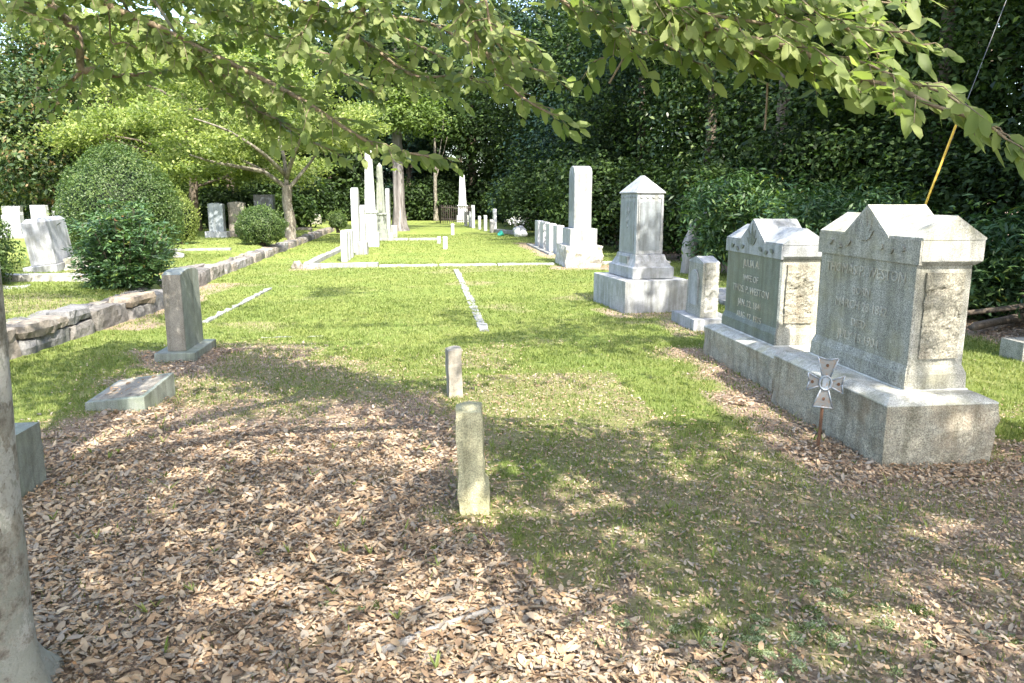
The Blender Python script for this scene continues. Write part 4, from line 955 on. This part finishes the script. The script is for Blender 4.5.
tree('tree', .55, 55, 9, .16, [(0, 0, 8, 2, 2, 1.6), (.8, 0, 6.4, 1.2, 1.2, .9)], 400, 12, .35, .28, 'leaf_mid', 'slim pale trunked tree left of the distant obelisk', group='trees on the lawn', bark_='bark_dogwood', limbs=3)

# dogwood: low spreading layers
def dogwood():
    t = empty('dogwood_tree', (-4.85, 27.0, .2), 'spreading light green tree with forked blotchy trunk beside the ball bush', 'tree', 'trees on the lawn')
    bm = bmesh.new(); mt = 'bark_dogwood'
    tube(bm, smooth_path([(0, 0, -.2), (.03, 0, .6), (-.04, 0, 1.3), (-.03, .05, 1.85)], 3), [.24, .21, .185, .18, .17, .17, .165, .16, .16, .15], 10, jit=.3)
    LB = [((-.03, .05, 1.75), (-.7, -.3, 2.3), (-1.4, -.5, 2.7), (-2.2, -.6, 3.2)), ((0, .05, 1.7), (.45, 0, 2.2), (1.0, .1, 2.9), (1.7, .1, 4.2)), ((-.03, .05, 1.85), (-.1, .3, 2.7), (-.3, .6, 3.4), (-.5, .8, 4.2)), ((-.03, .05, 2.1), (.4, -.6, 2.9), (.9, -1.4, 3.6), (1.2, -2.0, 4.2)), ((-.03, 0, 2.2), (-.6, -1.0, 2.9), (-1.4, -1.9, 3.5), (-2.2, -2.6, 3.8)), ((-.7, -.3, 2.3), (-1.5, -.9, 2.45), (-2.2, -1.2, 2.6), (-2.8, -1.3, 2.8))]
    for P in LB: tube(bm, smooth_path(P, 4), list(np.linspace(.085, .02, 13)), 7)
    build('trunk', bm, mt, t, smooth=True)
    lobes = []
    for k in range(110):
        a = random.uniform(0, 6.28); q = random.uniform(.2, 1)**.6; zz = random.choice([2.5, 2.9, 3.3, 3.7, 4.1, 4.5, 5.0, 5.6]); rmax = 4.2 if zz < 4.6 else 3.0
        cx = math.cos(a)*q*rmax-.7; cy = math.sin(a)*q*3.4
        if cx > -.9 and zz < 3.2: zz += .9
        if zz < 2.8 and cx > -2: continue
        lobes.append((cx, cy, zz+random.uniform(-.15, .15), random.uniform(.55, 1.0), random.uniform(.55, .9), .2))
    lobes += [(-1.6, -.6, 3.0, .8, .7, .25), (-2.4, -.8, 2.9, .9, .7, .25), (-1.0, -.7, 3.3, .7, .6, .25), (1.2, -.3, 3.3, .9, .7, .25), (.5, -.8, 3.5, .8, .6, .25), (-.3, -.8, 3.9, .9, .7, .3), (2.0, 0, 3.2, .8, .7, .2), (-3.2, -.8, 2.7, .9, .7, .2)]*2
    P, O, ct = crown_points(lobes, 2100, 14, .17, .2)
    n = len(P); leaves('crown', P, np.array([0, -.25, .8])+rng.normal(size=(n, 3))*.6, .125*rng.uniform(.7, 1.3, n), 'leaf_yellow', t, .5, np.clip(ct*.7+rng.random(n)*.3, 0, 1))
dogwood()
def layered(x, y, h, rx, nl, mt, lab, size, ncl, zmin=.15):
    lobes = []
    for k in range(nl):
        a = random.uniform(0, 6.28); q = random.uniform(.1, 1)**.6; f = random.uniform(zmin, 1); rm = rx*(1.05-.6*max(0, f-.4))
        lobes.append((math.cos(a)*q*rm, math.sin(a)*q*rm, h*f, rx*random.uniform(.2, .36), rx*random.uniform(.2, .36), rx*.1))
    t = empty('tree', (x, y, .2), lab, 'tree', 'light green trees at the left')
    trunk_mesh(t, h*.75, .22, 'bark', [(random.uniform(.3, .9), (l[0], l[1], l[2]-.1), .07) for l in lobes[:12]])
    P, O, ct = crown_points(lobes, ncl, 12, size*1.9, .2); n = len(P)
    leaves('crown', P, np.array([0, -.25, .8])+rng.normal(size=(n, 3))*.6, size*1.1*rng.uniform(.7, 1.3, n), mt, t, .5, np.clip(ct*.7+rng.random(n)*.3, 0, 1))
layered(-9.8, 33.0, 7.5, 4.6, 60, 'leaf_yellow', 'wide light green tree left of the dogwood behind the clipped bush', .14, 3200, .2)
layered(-15.5, 40.0, 9.5, 5.0, 60, 'leaf_yellow', 'taller light green tree behind the clipped bush at left', .17, 2600, .3)
# magnolia at the left, conifer behind it
lobes = [(random.gauss(0, 1.1), random.gauss(0, 1.1), z, s, s, s*.9) for z, s in ((1.8, 2.3), (2.6, 2.6), (3.8, 2.5), (5.0, 2.4), (6.2, 2.2), (7.4, 1.9), (8.6, 1.5), (9.6, 1.0), (3, 2.4), (5.6, 2.2))]
tree('magnolia_tree', -16.9, 36, 10.5, .3, lobes, 2300, 10, .3, .24, 'leaf_magnolia', 'tall magnolia with glossy dark and rusty leaves at the upper left', surf=.75, gap=False, asp=.42, up=.5)
lobes = [(0, 0, z, s, s, .8) for z, s in ((2, 2.6), (3.4, 2.4), (5, 2.1), (6.6, 1.8), (8.2, 1.4), (9.8, 1.0), (11, .6))]
tree('cedar_tree', -26.5, 42, 12, .3, lobes, 1500, 14, .35, .2, 'leaf_blue', 'blue green conifer at the upper left border', surf=.6, gap=False, asp=.2)

# clipped and wild shrubs in the left plots
def ball(x, y, z, rx, rz, ry, n, size, mat, label, asp=.55, bumps=.12, zc=None, name='shrub', taper=0):
    t = empty(name, (x, y, z), label, 'shrub', 'shrubs in the left plots')
    d = unit(rng.normal(size=(n, 3))); d = d[d[:, 2] > -.75]; n = len(d)
    k = 1+bumps*np.array([noise.noise(Vector(q)*2.6+Vector((x, y, 0))) for q in d])[:, None]*1.5+rng.normal(size=(n, 1))*.022
    depth = 1-.22*rng.random((n, 1))**2
    P = d*k*depth*np.array([rx, ry, rz]); 
    if taper: P[:, :2] *= (1-taper*np.clip(P[:, 2:3]/rz, 0, 1)**1.5)
    P += [0, 0, zc if zc is not None else rz*.8]
    nr = d+rng.normal(size=(n, 3))*.7+[0, 0, .2]
    leaves('foliage', P, nr, size*rng.uniform(.6, 1.3, n), mat, t, asp, np.clip(rng.random(n)*.7+.3*np.array([noise.noise(Vector(q)*5)+.5 for q in d]), 0, 1))
    sh = []; sd_ = []
    for _ in range(int(60+n/400)):      # stray shoots
        q = unit(rng.normal(size=3)+[0, 0, .5]); L = rng.uniform(.04, .16)
        tp = 1-(taper*max(0, q[2])**1.5)
        for u in np.linspace(0, 1, 7): sh.append([q[0]*rx*tp+q[0]*L*u, q[1]*ry*tp+q[1]*L*u, q[2]*rz+(L*u)+(zc if zc is not None else rz*.8)]); sd_.append(unit(q+rng.normal(size=3)*.9))
    leaves('shoots', np.array(sh), rng.normal(size=(len(sh), 3)), size*1.1, mat, t, asp, rng.uniform(.5, 1, len(sh)), dirs=np.array(sd_))['kind'] = 'stuff'
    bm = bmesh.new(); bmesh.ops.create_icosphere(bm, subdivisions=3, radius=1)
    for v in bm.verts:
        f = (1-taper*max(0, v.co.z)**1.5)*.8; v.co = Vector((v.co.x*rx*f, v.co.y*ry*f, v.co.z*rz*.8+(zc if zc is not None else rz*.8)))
    build('inner_growth', bm, 'leaf_shaded', t, smooth=True)
    bm = bmesh.new()
    for k in range(5): tube(bm, [(random.uniform(-.1, .1), random.uniform(-.1, .1), -.1), (random.uniform(-.3, .3)*rx, random.uniform(-.3, .3)*ry, rz*.6)], [.04, .02], 6)
    build('stems', bm, 'bark', t)
    return t
ball(-6.95, 17.9, .25, 1.3, 1.45, 1.42, 42000, .05, 'leaf_box', 'big clipped dome shaped bush in the left plot', zc=1.1, taper=.38, bumps=.1)
ball(-4.95, 22.9, .25, .70, .60, .7, 16000, .045, 'leaf_box', 'round ball bush on the edge of the stone wall', zc=.52)
ball(-7.35, 23.2, .25, .55, .85, .5, 9000, .05, 'leaf_yellow', 'yellow green upright bush right behind the big clipped bush', zc=.75, taper=.4)
ball(-4.0, 34.0, .2, .38, .42, .38, 4500, .06, 'leaf_box', 'small round shrub far right behind the dogwood trunk', zc=.42)
ball(-7.45, 12.3, .25, .95, .75, .8, 13000, .06, 'leaf_box', 'dark green bush cut by the left border', zc=.5, bumps=.2)
def nandina():
    t = empty('nandina_shrub', (-4.62, 11.95, .2), 'loose leafy dark shrub growing over the stone wall in front of the clipped bush', 'shrub', 'shrubs in the left plots')
    P = []; D = []; bm = bmesh.new(); T = []
    for k in range(95):
        a = rng.uniform(0, 6.28); r = rng.uniform(.05, .85)**.8; H = rng.uniform(.35, 1.38)*(1.05-.35*r); b = Vector((math.cos(a)*r*.3, math.sin(a)*r*.3, 0)); e = Vector((math.cos(a)*r*.78, math.sin(a)*r*.8, H))
        tube(bm, [b, b.lerp(e, .5)+Vector((0, 0, .08)), e], [.01, .008, .004], 4)
        for s in range(9):
            p = b.lerp(e, .25+.78*s/8)
            for w in range(3):
                a2 = rng.uniform(0, 6.28); fr = Vector((math.cos(a2), math.sin(a2), rng.uniform(-.1, .5))).normalized(); L = rng.uniform(.12, .26); tt = rng.random()*.8+(.2 if rng.random() < .1 else 0)
                for u in range(7):
                    f = u/6; q = p+fr*L*(f+.15)-Vector((0, 0, .06*f*f)); side = 1 if u % 2 else -1
                    dd = fr+side*Vector((-fr.y, fr.x, 0))*1.1*(f < .95)+Vector((0, 0, rng.uniform(-.4, .2)))
                    P.append(q); D.append(dd); T.append(tt)
    P = np.array(P); D = np.array(D); n = len(P)
    leaves('foliage', P, np.array([0, 0, 1.])+rng.normal(size=(n, 3))*.45, rng.uniform(.06, .105, n), 'leaf_nandina', t, .34, np.clip(np.array(T)+rng.normal(size=n)*.1, 0, 1), dirs=D, shape='leaf', fold=.05)
    build('stems', bm, 'bark', t)
nandina()

# ------------------------------------------------------------------ foreground tree: pale trunk at the left, branches over the picture, crown above
BR = dict(
B1=[(-2.36, 5.28, 3.18), (-2.04, 5.29, 2.84), (-1.7, 5.22, 2.68), (-1.47, 5.17, 2.56), (-1.07, 4.98, 2.36), (-0.75, 4.81, 2.19), (-0.48, 4.64, 2.01), (-0.32, 4.61, 1.92), (-0.16, 4.48, 1.87), (0.06, 4.44, 1.83)],
B2=[(-2.74, 5.97, 3.31), (-2.6, 5.88, 2.94), (-2.45, 5.83, 2.78), (-2.41, 5.8, 2.66), (-2.4, 5.77, 2.49), (-2.31, 5.76, 2.49), (-2.2, 5.74, 2.45), (-1.96, 5.82, 2.48), (-1.67, 5.8, 2.52)],
B2b=[(-2.4, 5.77, 2.49), (-2.48, 5.76, 2.4), (-2.62, 5.76, 2.31)],
B3=[(-0.23, 4.39, 2.97), (-0.31, 4.34, 2.65), (-0.37, 4.32, 2.52), (-0.47, 4.3, 2.36), (-0.54, 4.29, 2.26)],
B4=[(-0.57, 4.88, 2.67), (-0.29, 4.71, 2.47), (-0.17, 4.57, 2.36), (-0.04, 4.44, 2.28), (0.17, 4.42, 2.28), (0.3, 4.29, 2.23)],
B5=[(0.09, 4.16, 3.0), (0.19, 4.07, 2.6), (0.24, 4.03, 2.46), (0.34, 3.99, 2.29), (0.41, 3.96, 2.18), (0.52, 3.83, 2.07), (0.63, 3.8, 2.01)],
B5b=[(0.26, 4.01, 2.87), (0.31, 3.95, 2.57), (0.34, 3.91, 2.4), (0.43, 3.88, 2.29), (0.55, 3.75, 2.21)],
B6=[(0.56, 3.24, 2.75), (0.89, 3.02, 2.36), (1.04, 2.88, 2.24), (1.19, 2.75, 2.17), (1.31, 2.67, 2.13), (1.45, 2.59, 2.03), (1.57, 2.46, 1.97), (1.63, 2.34, 1.9), (1.75, 2.26, 1.84), (1.79, 2.19, 1.78)],
B6b=[(0.89, 3.02, 2.36), (1.07, 2.97, 2.23), (1.21, 2.89, 2.16), (1.37, 2.82, 2.13), (1.52, 2.79, 2.08), (1.71, 2.76, 2.02), (1.88, 2.74, 2.02)],
B7=[(0.43, 3.55, 2.69), (0.61, 3.48, 2.47), (0.74, 3.46, 2.4), (0.98, 3.3, 2.28), (1.15, 3.16, 2.15)],
B8=[(1.6, 3.1, 2.63), (1.76, 3.03, 2.37), (1.79, 2.9, 2.26), (1.81, 2.78, 2.18), (1.9, 2.77, 2.17)],
B9=[(-2.84, 5.77, 3.31), (-2.71, 5.68, 2.92), (-2.44, 5.67, 2.98), (-1.97, 5.61, 2.95), (-1.5, 5.54, 2.88), (-0.8, 5.22, 2.67)],
B10=[(-1.61, 5.0, 3.23), (-1.08, 4.88, 2.88), (-0.54, 4.68, 2.68), (-0.02, 4.5, 2.59), (0.25, 4.34, 2.44), (0.4, 4.2, 2.34)],
B11=[(0.89, 3.07, 2.59), (1.12, 2.9, 2.41), (1.41, 2.85, 2.32), (1.54, 2.71, 2.2), (1.65, 2.68, 2.11)],
B13=[(-1.61, 5.4, 2.63), (-1.29, 5.31, 2.37), (-1.09, 5.26, 2.18), (-0.82, 5.09, 2.0), (-0.63, 5.05, 1.91)],
B14=[(0.53, 3.63, 2.68), (0.76, 3.57, 2.45), (0.87, 3.42, 2.29), (0.78, 3.41, 2.21)],
B15=[(0.97, 2.73, 2.49), (1.18, 2.68, 2.35), (1.42, 2.64, 2.3), (1.66, 2.61, 2.27)])
def beside(P, d, cut=0):
    return [(p[0]+d[0], p[1]+d[1], p[2]+d[2]) for p in P[cut:]]
BR['C1'] = beside(BR['B9'], (.25, -.3, -.02)); BR['C2'] = beside(BR['B9'], (.1, .45, -.06)); BR['C3'] = beside(BR['B1'][:7], (.15, .35, .25)); BR['C4'] = beside(BR['B10'], (.12, -.35, .02)); BR['C5'] = beside(BR['B10'], (-.3, .3, .05))
BR['C6'] = beside(BR['B3'], (-.25, .2, .1)); BR['C9'] = beside(BR['B7'], (.1, -.25, .0)); BR['C10'] = beside(BR['B11'], (-.12, .3, .1)); BR['C12'] = beside(BR['B2'], (.35, -.35, .12)); BR['C13'] = beside(BR['B13'], (-.35, .1, .2))
BR['C15'] = beside(BR['B6'], (-.05, .12, .1), 1); BR['C16'] = beside(BR['B15'], (.15, .2, -.05))
BR['C17'] = [(-3.0, 5.4, 3.2), (-2.8, 5.3, 2.95), (-2.6, 5.3, 2.8), (-2.35, 5.25, 2.7)]
RAD = dict(B1=.024, B2=.04, B2b=.018, B3=.018, B4=.014, B5=.016, B6=.017, B6b=.011, B7=.011, B9=.02, B10=.018)
def front_tree():
    t = empty('broadleaf_tree', (-1.45, 2.2, 0), 'pale lichened tree at the left edge, its leafy branches hanging over the top', 'tree')
    ox, oy = -1.45, 2.2
    bm = bmesh.new(); n = 28
    prof = [(-.2, .38, 0, 0), (0, .30, 0, 0), (.06, .25, 0, 0), (.18, .215, 0, 0), (.4, .2, .005, 0), (.8, .192, .025, .0), (1.3, .185, .06, .0), (2.0, .18, .06, .02), (2.8, .18, -.2, -.05), (3.8, .17, -.1, -.15), (5, .14, .1, -.3), (6.5, .1, .3, -.5)]
    rings = []
    for z, r_, dx, dy in prof:
        rg = []
        for a in np.linspace(0, 6.2832, n+1)[:-1]:
            fl = max(0, (.4-z))/.4; lob = 1+.30*fl*math.cos(a*4+.9)+.05*noise.noise(Vector((math.cos(a)*2, math.sin(a)*2, z*1.5)))
            rg.append(bm.verts.new((dx+math.cos(a)*r_*lob, dy+math.sin(a)*r_*lob, z)))
        rings.append(rg)
    for a, b in zip(rings, rings[1:]):
        for k in range(n): bm.faces.new((a[k], a[(k+1) % n], b[(k+1) % n], b[k]))
    tr = build('trunk', bm, 'lichen_bark', t, smooth=True)
    sm = tr.modifiers.new('sub', 'SUBSURF'); sm.levels = 1; sm.render_levels = 2
    # surface roots
    for P, r_ in (([(.12, .02, .06), (.26, .05, .02), (.42, .08, -.03)], .06), ([(1.25, .25, -.01), (1.5, .38, .004), (1.8, .5, .0), (2.1, .52, -.03)], .02)):
        rp = smooth_path(P, 4); build('root', tube(bmesh.new(), rp, list(np.linspace(r_, r_*.5, len(rp))), 8, jit=.4), 'bark_dead', t, smooth=True)
    # big limbs that lead to the visible branches (above the frame)
    bm = bmesh.new()
    hubs = [(-2.3, 4.6, 3.75), (-1.3, 4.2, 3.7), (.2, 3.3, 3.6), (.6, 2.5, 3.3)]
    for hb in hubs:
        e = Vector((hb[0]-ox, hb[1]-oy, hb[2])); s = Vector((-.2, 0, 2.7)); tube(bm, smooth_path([s, s.lerp(e, .5)+Vector((0, 0, .35)), e], 5), list(np.linspace(.09, .045, 11)), 8)
    for k, P in BR.items():
        if k in ('B2b', 'B6b', 'C14', 'C15'): continue
        s = Vector(P[0]); hb = min(hubs, key=lambda q: (Vector(q)-s).length); a = Vector((hb[0]-ox, hb[1]-oy, hb[2])); e = Vector((s.x-ox, s.y-oy, s.z))
        rr_ = RAD.get(k, .008); tube(bm, smooth_path([a, a.lerp(e, .5)+Vector((0, 0, .12)), e], 4), list(np.linspace(max(.03, rr_), rr_, 9)), 7)
    build('limbs', bm, 'lichen_bark', t, smooth=True)
    total = 0
    for k, P in BR.items():
        P = [Vector((p[0]-ox, p[1]-oy, p[2])) for p in P]; path = smooth_path(P, 5)
        r0 = RAD.get(k, .008); bm = bmesh.new(); tube(bm, path, list(np.linspace(r0, max(.003, r0*.22), len(path))), 7)
        pos = []; nr = []; dr = []; tt = []
        seglen = [(path[i+1]-path[i]).length for i in range(len(path)-1)]; Lt = sum(seglen)
        big = k in ('B6', 'B6b', 'B7', 'B8', 'B11', 'B14', 'B15', 'C9', 'C10', 'C11', 'C15', 'C16')
        step = .047 if not big else .050; s = .0; i = 0; acc = 0; sd = 1
        while s < Lt:
            while i < len(seglen)-1 and acc+seglen[i] < s: acc += seglen[i]; i += 1
            p = path[i].lerp(path[i+1], min(1, (s-acc)/max(1e-6, seglen[i]))); tg = (path[i+1]-path[i]).normalized()
            side = Vector((-tg.y, tg.x, 0)); 
            if side.length < .1: side = Vector((1, 0, 0))
            side.normalize(); sd = -sd
            d = (tg*random.uniform(.5, 1.1)+side*sd*random.uniform(.5, 1.2)+Vector((0, 0, random.uniform(-.3, .22)))).normalized()
            L = random.uniform(.12, .46)*(1.0 if not big else .72)*(1.15-.5*s/Lt)
            if s > Lt*.93: d = tg; L = .12
            q1 = p+d*L*.5+Vector((0, 0, .01)); q2 = p+d*L-Vector((0, 0, .035))
            tube(bm, [p, q1, q2], [.003, .0022, .0012], 4)
            m = max(3, int(L/.034)); ls = 1
            for j in range(m+1):
                f = (j+.6)/(m+.6); q = p.lerp(q1, f*2) if f < .5 else q1.lerp(q2, f*2-1); ls = -ls
                ld = (d*.7+Vector((-d.y, d.x, 0))*ls*.8*(j < m)+Vector((0, 0, random.uniform(-1.5, -.1)))).normalized()
                pos.append(q); dr.append(ld); nn = Vector((random.gauss(.1, .45), -.75+random.gauss(0, .5), random.uniform(.25, 1.1))); nr.append(nn); tt.append(random.random())
            s += step*random.uniform(.6, 1.4)
        b = build('branch', bm, 'twig', t, smooth=True)
        if pos:
            n_ = len(pos); total += n_
            leaves('foliage', np.array(pos), np.array(nr), rng.triangular(.038, .085, .108, n_), 'leaf_over', b, .54, np.array(tt), dirs=np.array(dr), shape='leaf', fold=.05, curl=.07)
    # bare hanging twigs
    for P in ([(0.93, 3.34, 2.46), (0.89, 3.32, 2.32), (0.85, 3.3, 2.19), (0.79, 3.29, 2.09)], [(1.35, 2.95, 2.05), (1.352, 2.95, 1.97), (1.35, 2.95, 1.87)]):
        build('hanging_twig', tube(bmesh.new(), [(p[0]-ox, p[1]-oy, p[2]) for p in P], .0045, 5), 'twig', t)
    # high crown above the frame, its topmost lobes added to shade the lawn
    lobes = [(x-ox, y-oy, z, 1.5, 1.5, .7) for x, y, z in ((-3.5, 4.3, 5.2), (-2, 2.5, 5.4), (-.5, 3.2, 5.0), (1.2, 2.2, 4.6), (1.6, .2, 4.6), (-.5, .5, 5.2), (-2.5, .3, 5.0), (2.6, 1.2, 4.8), (0, -1.6, 5.2), (-1, 1.5, 6.8), (.8, .6, 6.2), (2.8, -.8, 5.2), (-4.5, 2.4, 4.8), (-1, 5, 8), (1.5, 4, 8.2), (-3, 5.2, 7.6), (3, 2.4, 7.6), (.2, 6, 8.6))]
    crown(lobes, 2600, 12, .22, .13, 'leaf_over', t, .54, .2, 1.2, True)
    print('overhead leaves', total)
front_tree()
# unseen trees added beside and behind the camera to cast shade
def side_tree(x, y, h, rx, lab, ncl=1500, z0=.42):
    lobes = [(math.cos(a)*q*rx, math.sin(a)*q*rx, h*f, rx*.42, rx*.42, rx*.28) for a, q, f in [(random.uniform(0, 6.28), random.uniform(.1, .8), random.uniform(z0, .95)) for _ in range(11)]]
    return tree('added_shade_tree', x, y, h, .3, lobes, ncl, 12, .26, .2, 'leaf_mid', lab, group='unseen trees added for shade', surf=.2)
side_tree(5.6, -3.2, 9.0, 3.6, 'tall unseen tree added for shade behind the camera on the right')
side_tree(9.5, 1.6, 10, 3.4, 'tall unseen tree added for shade right of the monuments, outside the picture', 1500)
side_tree(7.8, 3.2, 10, 4.6, 'tall unseen tree added for shade right of the nearest monument, outside the picture', 2400, .6)
side_tree(10.2, 6.3, 10.5, 4.4, 'tall unseen tree added for shade beside the yellow guard, crown above the picture', 2400, .55)
side_tree(-8.6, 6.5, 9.5, 4.4, 'tall unseen tree added for shade beyond the left border, crown above the picture', 2200, .6)
side_tree(1.0, -6.5, 11, 4.2, 'tall unseen tree added for shade straight behind the camera')
side_tree(-4.0, -5.0, 10, 3.6, 'tall unseen tree added for shade behind the camera on the left')

# yellow guard on a guy wire at the right
t = empty('guy_wire', (5.84, 9.0, 0), 'utility guy wire in a yellow plastic guard leaning behind the nearest monument', 'guy wire')
a = Vector((0, 0, -.1)); b = Vector((2.35, .4, 6.5)); b2 = Vector((1.0, .17, 2.78))
build('wire', tube(bmesh.new(), [a, b], .004, 6), 'wire', t); build('guard', tube(bmesh.new(), [a+(b2-a)*.15, b2], .015, 10), 'yellow', t, smooth=True)
print('leaves', TOT)
